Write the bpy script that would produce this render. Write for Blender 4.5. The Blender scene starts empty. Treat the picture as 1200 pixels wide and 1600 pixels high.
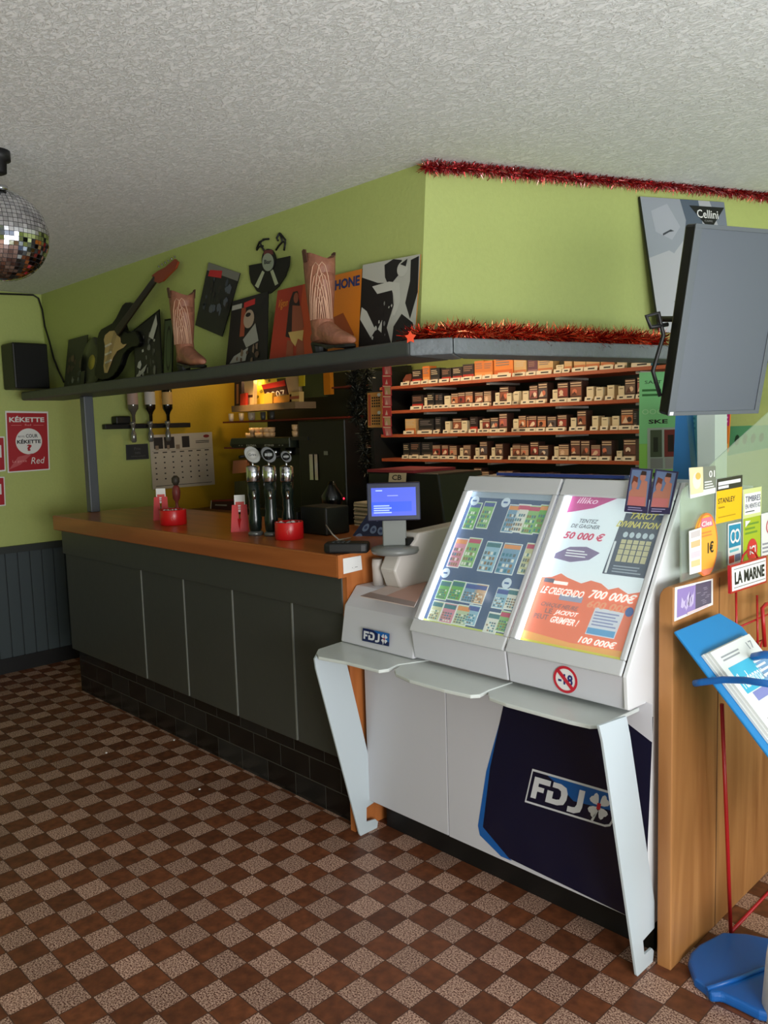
import bpy, math, random
from mathutils import Vector, Matrix
random.seed(7)
sc = bpy.context.scene
V = Vector
# ------------------------------------------------------------------ camera
F, PIT, YAW, ROL, EYE = 1274.05, math.radians(5.968), math.radians(45.988), math.radians(-1.703), 1.56
cy, sy, cp, sp = math.cos(YAW), math.sin(YAW), math.cos(PIT), math.sin(PIT)
FW = V((-sy*cp, cy*cp, -sp)); RT0 = V((cy, sy, 0)); UP0 = RT0.cross(FW)
cr, sr = math.cos(ROL), math.sin(ROL)
RT = RT0*cr + UP0*sr; UP = UP0*cr - RT0*sr
CAM = V((0, 0, EYE))
cd = bpy.data.cameras.new('camera'); cam = bpy.data.objects.new('camera', cd); sc.collection.objects.link(cam)
cam.matrix_world = Matrix(((RT.x, UP.x, -FW.x, 0), (RT.y, UP.y, -FW.y, 0), (RT.z, UP.z, -FW.z, EYE), (0, 0, 0, 1)))
cd.sensor_fit = 'VERTICAL'; cd.sensor_height = 36; cd.lens = F*36/1600; cd.clip_start = .05
sc.camera = cam
# ------------------------------------------------------------------ light
w = bpy.data.worlds.new('world'); sc.world = w; w.use_nodes = True
w.node_tree.nodes['Background'].inputs[0].default_value = (.62, .72, .85, 1)
w.node_tree.nodes['Background'].inputs[1].default_value = .6
def area(name, loc, rot, sx, sy_, power, col):
    l = bpy.data.lights.new(name, 'AREA'); l.shape = 'RECTANGLE'; l.size = sx; l.size_y = sy_; l.energy = power; l.color = col
    o = bpy.data.objects.new(name, l); sc.collection.objects.link(o); o.location = loc; o.rotation_euler = rot
    return o
R90 = math.pi/2
area('daylight_shopfront', (1.66, 1.1, 1.15), (0, R90+.78, 0), 1.3, 4.2, 104, (.9, .96, 1))      # daylight through the shop window on the right
area('daylight_door', (.6, -2.58, 1.2), (R90+.6, 0, 0), 2.6, 1.4, 12, (.9, .96, 1))            # daylight through the glazed door behind
area('near_floor_fill', (1.66, .1, .95), (0, R90-.3, 0), 1.4, 1.5, 98, (1, .97, .93))     # added fill light, aimed down to brighten the floor near the camera
sc.view_settings.view_transform = 'Standard'; sc.view_settings.look = 'None'
sc.view_settings.exposure = 0.0; sc.view_settings.gamma = 1; sc.view_settings.use_curve_mapping = False

# ------------------------------------------------------------------ helpers
def at(x, y, ax, v):
    """point of a pixel's ray on the plane  axis=v ; ax may be 0,1,2 or (point, normal)"""
    d = RT*((x-600)/F) + UP*((800-y)/F) + FW
    if isinstance(ax, int):
        t = (v - CAM[ax])/d[ax]
    else:
        pt, n = ax; t = (pt-CAM).dot(n)/d.dot(n)
    return CAM + d*t
def lin(c): c /= 255.; return c/12.92 if c <= .04045 else ((c+.055)/1.055)**2.4
MC = {}
def mat(rgb, rough=.6, metal=0., emit=0., noise=0., bump=0., scale=40., spec=.5, coat=0.):
    """plain procedural paint; rgb 0-255"""
    k = (tuple(rgb), rough, metal, emit, noise, bump, scale, spec, coat)
    if k in MC: return MC[k]
    m = bpy.data.materials.new('paint'); m.use_nodes = True; nt = m.node_tree; b = nt.nodes['Principled BSDF']
    col = tuple(lin(c) for c in rgb)+(1,)
    b.inputs['Base Color'].default_value = col; b.inputs['Roughness'].default_value = rough; b.inputs['Metallic'].default_value = metal
    b.inputs['Specular IOR Level'].default_value = spec; b.inputs['Coat Weight'].default_value = coat
    if emit: b.inputs['Emission Color'].default_value = col; b.inputs['Emission Strength'].default_value = emit
    if noise or bump:
        tc = nt.nodes.new('ShaderNodeTexCoord'); n = nt.nodes.new('ShaderNodeTexNoise'); n.inputs['Scale'].default_value = scale; n.inputs['Detail'].default_value = 4
        nt.links.new(tc.outputs['Object'], n.inputs['Vector'])
        if noise:
            mx = nt.nodes.new('ShaderNodeMix'); mx.data_type = 'RGBA'; mx.inputs[6].default_value = tuple(c*(1-noise) for c in col[:3])+(1,)
            mx.inputs[7].default_value = tuple(min(1, c*(1+noise)) for c in col[:3])+(1,)
            nt.links.new(n.outputs[0], mx.inputs[0]); nt.links.new(mx.outputs[2], b.inputs['Base Color'])
        if bump:
            bp = nt.nodes.new('ShaderNodeBump'); bp.inputs['Strength'].default_value = bump; bp.inputs['Distance'].default_value = .01
            nt.links.new(n.outputs[0], bp.inputs['Height']); nt.links.new(bp.outputs[0], b.inputs['Normal'])
    MC[k] = m; return m
class MB:
    def __init__(s): s.v = []; s.f = []; s.mi = []; s.mats = []; s.sm = []
    def m(s, m):
        if m not in s.mats: s.mats.append(m)
        return s.mats.index(m)
    def add(s, vs, fs, m, smooth=False):
        k = len(s.v); s.v += [V(p) for p in vs]; i = s.m(m)
        for f in fs: s.f.append([k+a for a in f]); s.mi.append(i); s.sm.append(smooth)
        return s
    def box(s, a, b, m):
        x0, y0, z0 = [min(a[i], b[i]) for i in range(3)]; x1, y1, z1 = [max(a[i], b[i]) for i in range(3)]
        return s.add([(x0,y0,z0),(x1,y0,z0),(x1,y1,z0),(x0,y1,z0),(x0,y0,z1),(x1,y0,z1),(x1,y1,z1),(x0,y1,z1)],
                     [(3,2,1,0),(4,5,6,7),(0,1,5,4),(1,2,6,5),(2,3,7,6),(3,0,4,7)], m)
    def prism(s, pts, d, m, mside=None):
        """closed polygon pts extruded by vector d"""
        d = V(d); pts = [V(p) for p in pts]; n = len(pts)
        nn = V((0,0,0))
        for i in range(n): nn += pts[i].cross(pts[(i+1) % n])
        if nn.dot(d) > 0: pts = pts[::-1]
        s.add(pts+[p+d for p in pts], [list(range(n)), list(range(2*n-1, n-1, -1))], m)
        k = len(s.v)-2*n; i = s.m(mside or m)
        for j in range(n):
            s.f.append([k+(j+1) % n, k+j, k+n+j, k+n+(j+1) % n]); s.mi.append(i); s.sm.append(False)
        return s
    def rings(s, rs, m, cap=True, smooth=True):
        n = len(rs[0]); vs = [p for r in rs for p in r]; fs = []
        for i in range(len(rs)-1):
            for j in range(n): fs.append((i*n+j, i*n+(j+1) % n, (i+1)*n+(j+1) % n, (i+1)*n+j))
        s.add(vs, fs, m, smooth)
        if cap: 
            k = len(s.v)-len(vs); i = s.m(m)
            s.f.append([k+j for j in range(n)][::-1]); s.mi.append(i); s.sm.append(False)
            s.f.append([k+len(vs)-n+j for j in range(n)]); s.mi.append(i); s.sm.append(False)
        return s
    def lathe(s, c, prof, m, n=24, ax=(0,0,1), ell=(1,1)):
        """prof: (radius, height) along ax from c"""
        ax = V(ax).normalized(); u = ax.orthogonal().normalized()
        if abs(ax.z) > .9: u = V((1,0,0))
        w_ = ax.cross(u); c = V(c)
        return s.rings([[c+ax*h+(u*math.cos(a)*ell[0]+w_*math.sin(a)*ell[1])*max(r, 1e-4) for a in [2*math.pi*j/n for j in range(n)]] for r, h in prof], m)
    def tube(s, pts, r, m, n=8):
        pts = [V(p) for p in pts]; rs = []
        t0 = (pts[1]-pts[0]).normalized(); u = t0.orthogonal().normalized()
        for i, p in enumerate(pts):
            t = (pts[min(i+1, len(pts)-1)]-pts[max(i-1, 0)]).normalized()
            u = (u-t*u.dot(t)).normalized(); w_ = t.cross(u)
            rs.append([p+(u*math.cos(2*math.pi*j/n)+w_*math.sin(2*math.pi*j/n))*r for j in range(n)])
        return s.rings(rs, m)
    def build(s, name, parent=None, bevel=0, bseg=2):
        lo = V([min(p[i] for p in s.v) for i in range(3)]); hi = V([max(p[i] for p in s.v) for i in range(3)])
        c = V(((lo.x+hi.x)/2, (lo.y+hi.y)/2, lo.z))
        me = bpy.data.meshes.new(name); me.from_pydata([p-c for p in s.v], [], s.f)
        for m in s.mats: me.materials.append(m)
        me.polygons.foreach_set('material_index', s.mi); me.polygons.foreach_set('use_smooth', s.sm); me.update()
        o = bpy.data.objects.new(name, me); sc.collection.objects.link(o)
        if parent is not None:
            o.parent = parent; base = V(parent['_w']); o.location = c-base
        else: o.location = c
        o['_w'] = list(c)
        if bevel:
            b = o.modifiers.new('bevel', 'BEVEL'); b.width = bevel; b.segments = bseg; b.limit_method = 'ANGLE'; b.angle_limit = .6
        return o
def tag(o, label, cat, group=None):
    o['label'] = label; o['category'] = cat
    if group: o['group'] = group
    return o
def thing(name, loc, label, cat, group=None):
    o = bpy.data.objects.new(name, None); sc.collection.objects.link(o); o.location = loc; o['_w'] = list(loc); o.empty_display_size = .05
    return tag(o, label, cat, group)
def struct(o): o['kind'] = 'structure'; return o
TXT = {}
def text_mesh(t, bold=0.):
    if (t, bold) in TXT: return TXT[(t, bold)]
    c = bpy.data.curves.new('t', 'FONT'); c.body = t; c.resolution_u = 2; c.offset = bold; c.fill_mode = 'FRONT'
    o = bpy.data.objects.new('t', c); sc.collection.objects.link(o)
    dg = bpy.context.evaluated_depsgraph_get(); me = bpy.data.meshes.new_from_object(o.evaluated_get(dg))
    vs = [v.co.copy() for v in me.vertices]; fs = [list(p.vertices) for p in me.polygons]
    bpy.data.objects.remove(o); bpy.data.curves.remove(c); bpy.data.meshes.remove(me)
    if not vs: vs = [V((0,0,0))]
    x0 = min(v.x for v in vs); x1 = max(v.x for v in vs); y0 = min(v.y for v in vs); y1 = max(v.y for v in vs)
    TXT[(t, bold)] = ([((v.x-x0)/max(1e-6, x1-x0), (v.y-y0)/max(1e-6, y1-y0)) for v in vs], fs); return TXT[(t, bold)]
class Sheet:
    """printed sheet: unit square (u right, v up) mapped on four corners bl, br, tr, tl; n faces the viewer"""
    def __init__(s, mb, bl, br, tr, tl, step=.0005):
        s.mb = mb; s.c = [V(bl), V(br), V(tr), V(tl)]; s.n = (s.c[1]-s.c[0]).cross(s.c[3]-s.c[0]).normalized(); s.k = 1; s.step = step
    def p(s, u, v, k=0):
        a, b, c, d = s.c; return (a*(1-u)+b*u)*(1-v)+(d*(1-u)+c*u)*v + s.n*(s.step*k)
    def body(s, th, m):
        s.mb.prism([s.p(0,0), s.p(1,0), s.p(1,1), s.p(0,1)], -s.n*th, m); return s
    def poly(s, pts, m, k=None):
        if k is None: k = s.k
        s.mb.add([s.p(u, v, k) for u, v in pts], [list(range(len(pts)))], m); return s
    def rect(s, u0, v0, u1, v1, m, k=None): return s.poly([(u0,v0),(u1,v0),(u1,v1),(u0,v1)], m, k)
    def disc(s, u, v, ru, rv, m, k=None, n=20):
        return s.poly([(u+ru*math.cos(2*math.pi*i/n), v+rv*math.sin(2*math.pi*i/n)) for i in range(n)], m, k)
    def ring(s, u, v, ru, rv, t, m, k=None, n=28):
        if k is None: k = s.k
        for i in range(n):
            a, b = 2*math.pi*i/n, 2*math.pi*(i+1)/n
            s.poly([(u+ru*(1-t)*math.cos(a), v+rv*(1-t)*math.sin(a)), (u+ru*math.cos(a), v+rv*math.sin(a)), (u+ru*math.cos(b), v+rv*math.sin(b)), (u+ru*(1-t)*math.cos(b), v+rv*(1-t)*math.sin(b))], m, k)
        return s
    def text(s, t, u0, v0, u1, v1, m, k=None, bold=.0, slant=0.):
        if k is None: k = s.k+1
        vs, fs = text_mesh(t, bold)
        s.mb.add([s.p(u0+(u1-u0)*a+slant*b, v0+(v1-v0)*b, k) for a, b in vs], fs, m); return s
    def lines(s, u0, v0, u1, v1, n, m, k=None, rnd=.3):
        h = (v1-v0)/n
        for i in range(n): s.rect(u0, v0+i*h+h*.3, u1-(u1-u0)*rnd*random.random(), v0+i*h+h*.75, m, k)
        return s
def quad_px(pl, bl, br, tr, tl):
    return [at(q[0], q[1], pl, None) if not isinstance(pl, tuple) or not isinstance(pl[0], int) else at(q[0], q[1], pl[0], pl[1]) for q in (bl, br, tr, tl)]
WHT = mat((232,232,230), .5); BLK = mat((14,14,15), .5); INK = mat((30,30,34), .6)

# ------------------------------------------------------------------ special materials
def floor_mat():
    m = bpy.data.materials.new('floor_tiles'); m.use_nodes = True; nt = m.node_tree; L = nt.links.new; N = nt.nodes.new; b = nt.nodes['Principled BSDF']
    g = N('ShaderNodeNewGeometry')
    mp = N('ShaderNodeMapping'); mp.vector_type = 'POINT'; T = .0962
    mp.inputs['Location'].default_value = (1.93/T, -1.248/T, 0); mp.inputs['Scale'].default_value = (1/T, 1/T, 1/T)
    L(g.outputs['Position'], mp.inputs['Vector'])
    s = N('ShaderNodeSeparateXYZ'); L(mp.outputs[0], s.inputs[0])
    def M(op, a, c=None):
        n = N('ShaderNodeMath'); n.operation = op
        for i, q in enumerate((a, c)):
            if q is None: continue
            if isinstance(q, (int, float)): n.inputs[i].default_value = q
            else: L(q, n.inputs[i])
        return n.outputs[0]
    fx, fy = M('FLOOR', s.outputs[0]), M('FLOOR', s.outputs[1])
    par = M('MODULO', M('ADD', M('ADD', fx, fy), 4000), 2)
    par = M('GREATER_THAN', par, .5)
    ex = M('ABSOLUTE', M('SUBTRACT', M('FRACT', s.outputs[0]), .5)); ey = M('ABSOLUTE', M('SUBTRACT', M('FRACT', s.outputs[1]), .5))
    grout = M('GREATER_THAN', M('MAXIMUM', ex, ey), .483)
    cid = N('ShaderNodeCombineXYZ'); L(fx, cid.inputs[0]); L(fy, cid.inputs[1])
    wn = N('ShaderNodeTexWhiteNoise'); wn.noise_dimensions = '3D'; L(cid.outputs[0], wn.inputs['Vector'])
    sp1 = N('ShaderNodeTexNoise'); sp1.inputs['Scale'].default_value = 210; sp1.inputs['Detail'].default_value = 3; L(g.outputs['Position'], sp1.inputs['Vector'])
    r1 = N('ShaderNodeValToRGB'); L(sp1.outputs[0], r1.inputs[0]); e = r1.color_ramp.elements
    e[0].position = .42; e[0].color = (.11,.036,.022,1); e[1].position = .57; e[1].color = (.56,.36,.265,1)
    sp2 = N('ShaderNodeTexNoise'); sp2.inputs['Scale'].default_value = 30; L(g.outputs['Position'], sp2.inputs['Vector'])
    r2 = N('ShaderNodeValToRGB'); L(sp2.outputs[0], r2.inputs[0]); e = r2.color_ramp.elements
    e[0].position = .3; e[0].color = (.095,.028,.010,1); e[1].position = .75; e[1].color = (.19,.057,.02,1)
    mx = N('ShaderNodeMix'); mx.data_type = 'RGBA'; L(par, mx.inputs[0]); L(r1.outputs[0], mx.inputs[6]); L(r2.outputs[0], mx.inputs[7])
    hv = N('ShaderNodeHueSaturation'); L(mx.outputs[2], hv.inputs['Color']); L(M('ADD', M('MULTIPLY', wn.outputs[0], .35), .8), hv.inputs['Value'])
    m2 = N('ShaderNodeMix'); m2.data_type = 'RGBA'; L(grout, m2.inputs[0]); L(hv.outputs[0], m2.inputs[6]); m2.inputs[7].default_value = (.07,.03,.018,1)
    L(m2.outputs[2], b.inputs['Base Color']); b.inputs['Roughness'].default_value = .55
    bp = N('ShaderNodeBump'); bp.inputs['Strength'].default_value = .5; bp.inputs['Distance'].default_value = .002; L(M('SUBTRACT', 1, grout), bp.inputs['Height']); L(bp.outputs[0], b.inputs['Normal'])
    return m
def ceil_mat():
    m = bpy.data.materials.new('ceiling_plaster'); m.use_nodes = True; nt = m.node_tree; L = nt.links.new; N = nt.nodes.new; b = nt.nodes['Principled BSDF']
    g = N('ShaderNodeNewGeometry'); mp = N('ShaderNodeMapping'); mp.inputs['Scale'].default_value = (1, 1.9, 1); mp.inputs['Rotation'].default_value = (0, 0, -.5); L(g.outputs['Position'], mp.inputs[0])
    n = N('ShaderNodeTexNoise'); n.inputs['Scale'].default_value = 42; n.inputs['Detail'].default_value = 6; n.inputs['Roughness'].default_value = .65; n.inputs['Distortion'].default_value = .8; L(mp.outputs[0], n.inputs['Vector'])
    r = N('ShaderNodeValToRGB'); L(n.outputs[0], r.inputs[0]); r.color_ramp.elements[0].position = .42; r.color_ramp.elements[1].position = .56
    bp = N('ShaderNodeBump'); bp.inputs['Strength'].default_value = .6; bp.inputs['Distance'].default_value = .004; L(r.outputs[0], bp.inputs['Height']); L(bp.outputs[0], b.inputs['Normal'])
    c = N('ShaderNodeMix'); c.data_type = 'RGBA'; L(r.outputs[0], c.inputs[0]); c.inputs[6].default_value = (.76,.78,.77,1); c.inputs[7].default_value = (.87,.885,.88,1)
    # seams of the ceiling sheets
    s = N('ShaderNodeSeparateXYZ'); L(g.outputs['Position'], s.inputs[0])
    def M(op, a, c_=None):
        q = N('ShaderNodeMath'); q.operation = op
        for i, z in enumerate((a, c_)):
            if z is None: continue
            if isinstance(z, (int, float)): q.inputs[i].default_value = z
            else: L(z, q.inputs[i])
        return q.outputs[0]
    ex = M('ABSOLUTE', M('SUBTRACT', M('FRACT', M('MULTIPLY', M('ADD', s.outputs[0], 10), 1/.6)), .5)); ey = M('ABSOLUTE', M('SUBTRACT', M('FRACT', M('MULTIPLY', M('ADD', s.outputs[1], 10.1), 1/.6)), .5))
    sm = M('MULTIPLY', M('GREATER_THAN', M('MAXIMUM', ex, ey), .494), .1)
    c2 = N('ShaderNodeMix'); c2.data_type = 'RGBA'; L(sm, c2.inputs[0]); L(c.outputs[2], c2.inputs[6]); c2.inputs[7].default_value = (.3,.3,.3,1)
    L(c2.outputs[2], b.inputs['Base Color']); b.inputs['Roughness'].default_value = .9; b.inputs['Specular IOR Level'].default_value = .2
    return m
def wood_mat(c0, c1, axis='z', rough=.4, scale=1.):
    m = bpy.data.materials.new('wood'); m.use_nodes = True; nt = m.node_tree; L = nt.links.new; N = nt.nodes.new; b = nt.nodes['Principled BSDF']
    g = N('ShaderNodeNewGeometry'); mp = N('ShaderNodeMapping'); sc_ = {'z': (9,9,.8), 'x': (.8,9,9), 'y': (9,.8,9)}[axis]; mp.inputs['Scale'].default_value = [q*scale for q in sc_]; L(g.outputs['Position'], mp.inputs[0])
    n = N('ShaderNodeTexNoise'); n.inputs['Scale'].default_value = 2.2; n.inputs['Detail'].default_value = 5; n.inputs['Distortion'].default_value = .7; L(mp.outputs[0], n.inputs['Vector'])
    r = N('ShaderNodeValToRGB'); L(n.outputs[0], r.inputs[0]); e = r.color_ramp.elements
    e[0].position = .35; e[0].color = tuple(lin(q) for q in c0)+(1,); e[1].position = .65; e[1].color = tuple(lin(q) for q in c1)+(1,)
    L(r.outputs[0], b.inputs['Base Color']); b.inputs['Roughness'].default_value = rough
    return m
def brick_mat():
    m = bpy.data.materials.new('kick_tiles'); m.use_nodes = True; nt = m.node_tree; L = nt.links.new; N = nt.nodes.new; b = nt.nodes['Principled BSDF']
    g = N('ShaderNodeNewGeometry'); s = N('ShaderNodeSeparateXYZ'); L(g.outputs['Position'], s.inputs[0]); c = N('ShaderNodeCombineXYZ'); L(s.outputs[0], c.inputs[0]); L(s.outputs[2], c.inputs[1])
    br = N('ShaderNodeTexBrick'); L(c.outputs[0], br.inputs['Vector']); br.inputs['Scale'].default_value = 1; br.inputs['Brick Width'].default_value = .2; br.inputs['Row Height'].default_value = .1
    br.inputs['Mortar Size'].default_value = .0025; br.inputs['Bias'].default_value = -.55
    br.inputs['Color1'].default_value = (.006,.006,.006,1); br.inputs['Color2'].default_value = (.035,.04,.04,1); br.inputs['Mortar'].default_value = (.05,.05,.045,1)
    L(br.outputs[0], b.inputs['Base Color']); b.inputs['Roughness'].default_value = .25
    return m
def glass_mat(tint=(.9,1,.95), a=.9):
    m = bpy.data.materials.new('clear_acrylic'); m.use_nodes = True; nt = m.node_tree; L = nt.links.new; N = nt.nodes.new
    for n in list(nt.nodes):
        if n.type == 'BSDF_PRINCIPLED': nt.nodes.remove(n)
    t = N('ShaderNodeBsdfTransparent'); t.inputs[0].default_value = tuple(tint)+(1,); gl = N('ShaderNodeBsdfGlossy'); gl.inputs['Roughness'].default_value = .08
    d = N('ShaderNodeBsdfDiffuse'); d.inputs[0].default_value = (.75,.85,.78,1)  # pale diffuse share paints a soft haze of reflected daylight into the pane
    lw = N('ShaderNodeLayerWeight'); fr = N('ShaderNodeMapRange'); fr.inputs['From Min'].default_value = .2; fr.inputs['To Min'].default_value = .03; fr.inputs['To Max'].default_value = .45; L(lw.outputs['Facing'], fr.inputs[0]); m1 = N('ShaderNodeMixShader'); L(fr.outputs[0], m1.inputs[0]); L(t.outputs[0], m1.inputs[1]); L(gl.outputs[0], m1.inputs[2])
    m2 = N('ShaderNodeMixShader'); m2.inputs[0].default_value = 1-a; L(m1.outputs[0], m2.inputs[1]); L(d.outputs[0], m2.inputs[2])
    L(m2.outputs[0], nt.nodes['Material Output'].inputs[0]); return m
FLOOR = floor_mat(); CEIL = ceil_mat(); KICK = brick_mat()
GREEN = mat((178,190,112), .55, noise=.05, bump=.15, scale=60)
WOODBAR = wood_mat((150,84,40), (176,104,54), 'x', .28, .7)
WOODEND = wood_mat((172,98,48), (196,120,66), 'z', .35)
BEECH = wood_mat((146,94,48), (180,126,74), 'z', .5, .55)
PAINT = mat((66,67,62), .38, noise=.06, bump=.1, scale=18)
SHELFP = mat((112,118,122), .55, noise=.12, bump=.9, scale=26)
KW = mat((200,200,206), .35); KW2 = mat((196,198,198), .3); DARK = mat((24,26,24), .5); DARKGREEN = mat((40,44,32), .6)
CHROME = mat((200,200,205), .15, 1.); GL = glass_mat((.97,.99,.99), .93); PLEX = glass_mat((.90,.95,.90), .88)

# ------------------------------------------------------------------ the room
XE, YB, ZC, SY = -5.6, 3.9, 2.51, 2.27          # end wall, back wall, ceiling height, face of the hood above the bar
XR, YF = 1.7, -2.5
struct(MB().box((XE-.2, YF-.2, -.1), (XR+.2, YB+.6, 0), FLOOR).build('floor'))
struct(MB().box((XE-.2, YF-.2, ZC), (XR+.2, YB+.6, ZC+.1), CEIL).build('ceiling'))
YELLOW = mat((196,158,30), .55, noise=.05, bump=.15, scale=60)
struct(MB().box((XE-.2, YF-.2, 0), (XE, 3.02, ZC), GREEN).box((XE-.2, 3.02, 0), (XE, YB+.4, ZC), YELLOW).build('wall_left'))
struct(MB().box((XE, YB, 0), (XR, YB+.2, ZC), GREEN).build('wall_back'))
wr = MB()
wr.box((XR, YF, 0), (XR+.2, YB, .45), GREEN).box((XR, YF, 2.42), (XR+.2, YB, ZC), GREEN).box((XR, YF, .45), (XR+.2, -1.05, 2.42), GREEN).box((XR, 3.25, .45), (XR+.2, YB, 2.42), GREEN)
struct(wr.build('wall_right'))
wf = MB(); wf.box((XE, YF-.2, 0), (-.75, YF, ZC), GREEN).box((1.65, YF-.2, 0), (XR, YF, ZC), GREEN).box((-.75, YF-.2, 2.35), (1.65, YF, ZC), GREEN).box((-.75, YF-.2, 0), (1.65, YF, .35), GREEN)
struct(wf.build('wall_front'))
fr = MB(); FRM = mat((70,72,74), .4)
for yy in (-1.05, .35, 1.8, 3.19): fr.box((XR+.02, yy, .45), (XR+.1, yy+.06, 2.42), FRM)
fr.box((XR+.02, -1.05, .45), (XR+.1, 3.25, .52), FRM).box((XR+.02, -1.05, 2.36), (XR+.1, 3.25, 2.42), FRM)
struct(fr.build('window_1'))
fr = MB()
for xx in (-.75, .45, 1.59): fr.box((xx, YF-.1, .35), (xx+.06, YF-.02, 2.35), FRM)
struct(fr.build('window_2'))
# dado and skirting on the left wall
dd = MB(); DADO = mat((62,72,76), .5)
y = YF
while y < 2.36:
    dd.box((XE, y+.004, .1), (XE+.014, min(y+.076, 2.36), .8), DADO); y += .08
dd.box((XE, YF, .1), (XE+.006, 2.36, .8), mat((40,46,48), .6))
struct(dd.build('trim_1'))
struct(MB().box((XE, YF, .8), (XE+.03, 2.36, .845), mat((44,50,48), .5)).build('trim_2'))
struct(MB().box((XE, YF, 0), (XE+.025, 2.36, .1), BLK).build('baseboard_left'))
# hood (boxed-in soffit) over the bar: left face parallel to the bar, right face turned towards the window
A = V((-2.075, SY, 0)); D = V((.380, .925, 0)).normalized(); NS = V((.925, -.380, 0)).normalized()
Bp = A + D*1.78
hd = MB(); zb = 1.86
C0t, C0b = V((-2.075, SY, ZC)), V((-2.13, SY, zb)); C1t, C1b = V((Bp.x, YB, ZC)), V((Bp.x-.05, YB, zb)); El, Eb = V((XE, SY, ZC)), V((XE, SY, zb))
t5 = V((0, .06, 0)); t6 = V((-.065, .0, 0))
hd.add([El, C0t, C0b, Eb, El+t5, C0t+t5+t6*.6, C0b+t5+t6*.6, Eb+t5], [(3,2,1,0),(4,5,6,7),(2,3,7,6)], GREEN)
hd.add([C0t, C1t, C1b, C0b, C0t+t5+t6*.6, C1t+t6, C1b+t6, C0b+t5+t6*.6], [(3,2,1,0),(4,5,6,7),(2,3,7,6)], GREEN)
hd.box((XE, SY+.05, 2.12), (-2.12, YB, 2.16), GREEN)
hd.add([V((-2.12,2.32,2.12)),V((-1.55,YB,2.12)),V((-2.12,YB,2.12))],[(0,1,2)], GREEN)
struct(hd.build('wall_hood'))
HP = (V((-2.075, SY, ZC)), (V((-2.13, SY, zb))-V((-2.075, SY, ZC))).cross(D).normalized())   # plane of the right face

# ------------------------------------------------------------------ grey display shelf running round the hood
t = thing('display_shelf', (-3.6, 2.1, 1.8), 'long dark grey painted shelf above the bar with albums and boots', 'shelf')
P0, P1, P2 = V((-1.945, 2.02, 0)), V((-1.82, 2.10, 0)), V((-1.575, 3.13, 0))
L0 = V((-5.42, 2.02, 0))
z0, z1 = 1.796, 1.85
b = MB(); b.prism([L0+V((0,0,z0)), P0+V((0,0,z0)), V((-2.0, 2.3, z0)), V((-5.42, 2.3, z0))], (0,0,z1-z0), mat((62,66,64), .5, noise=.1, bump=.3, scale=14)); b.build('front_board', t, .012, 3)
b = MB(); b.prism([P0+V((.002,-.002,z0)), P1+V((0,0,z0)), V((-1.95, 2.3, z0)), V((-2.0, 2.3, z0))], (0,0,z1-z0), SHELFP); b.build('corner_board', t, .006)
b = MB(); b.prism([P1+V((.001,.003,z0)), P2+V((0,0,z0)), P2+V((.2,.75,z0)), V((-1.60, 3.88, z0)), V((-1.95, 2.3, z0))], (0,0,z1-z0), SHELFP); b.build('side_board', t, .006)
# post standing on the counter
b = MB(); pp = at(148, 797, 2, 1.09)
b.box((-4.89, 2.17, 1.09), (-4.83, 2.23, 1.797), mat((84,90,96), .45)); tag(b.build('support_post', None, .006), 'slim grey square post standing on the far counter end under the shelf', 'post')

# ------------------------------------------------------------------ bar counter
t = thing('bar_counter', (-3.5, 2.3, 0), 'long dark grey bar counter with orange brown wooden worktop', 'bar counter')
XL, XC = -4.88, -2.276
b = MB(); b.box((XL, 1.95, 1.003), (XC, 2.62, 1.09), WOODBAR); b.build('worktop', t, .006)
b = MB(); b.box((XL+.03, 1.985, .858), (XC-.02, 2.1, 1.003), PAINT); b.build('apron', t, .003)
seams = [XL+.03] + [at(q, yq, 1, 2.0).x for q, yq in ((225,970),(291,992),(368,1030),(461,1055))] + [-2.285]
for i in range(len(seams)-1):
    b = MB()
    if i == 4: b.box((seams[i]+.004, 2.0, .27), (seams[i+1], 2.04, .858), PAINT)
    else: b.box((seams[i]+.004, 2.0, .27), (seams[i+1]-.003, 2.04, .858), PAINT)
    b.build('front_panel', t, .002)
for q in seams[1:-1]: MB().box((q-.004, 1.996, .275), (q+.004, 2.005, .858), mat((120,122,116), .4)).build('joint_strip', t)
b = MB(); b.box((XL+.05, 2.035, 0), (XC-.02, 2.08, .28), KICK); b.build('tiled_kick', t)
b = MB(); b.box((XL+.03, 2.03, .27), (XL+.06, 2.6, 1.003), PAINT).box((XL+.05, 2.08, .02), (XC-.05, 2.6, .27), BLK); b.build('carcass', t)
b = MB(); b.box((XC-.022, 1.99, .0), (XC+.004, 2.62, 1.003), WOODEND); b.build('end_panel', t)
b = MB(); b.box((XC, 1.95, 1.003), (XC+.004, 2.62, 1.09), WOODEND); b.build('worktop_edge', t)
b = MB(); S = Sheet(b, *quad_px((0, XC+.006), (537,897), (566,890), (564,868), (536,873))); S.body(.001, WHT); S.text('- . ---', .45, .2, .75, .3, INK)
tag(b.build('paper_label'), 'small white paper label stuck on the wooden counter end', 'label')

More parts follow.
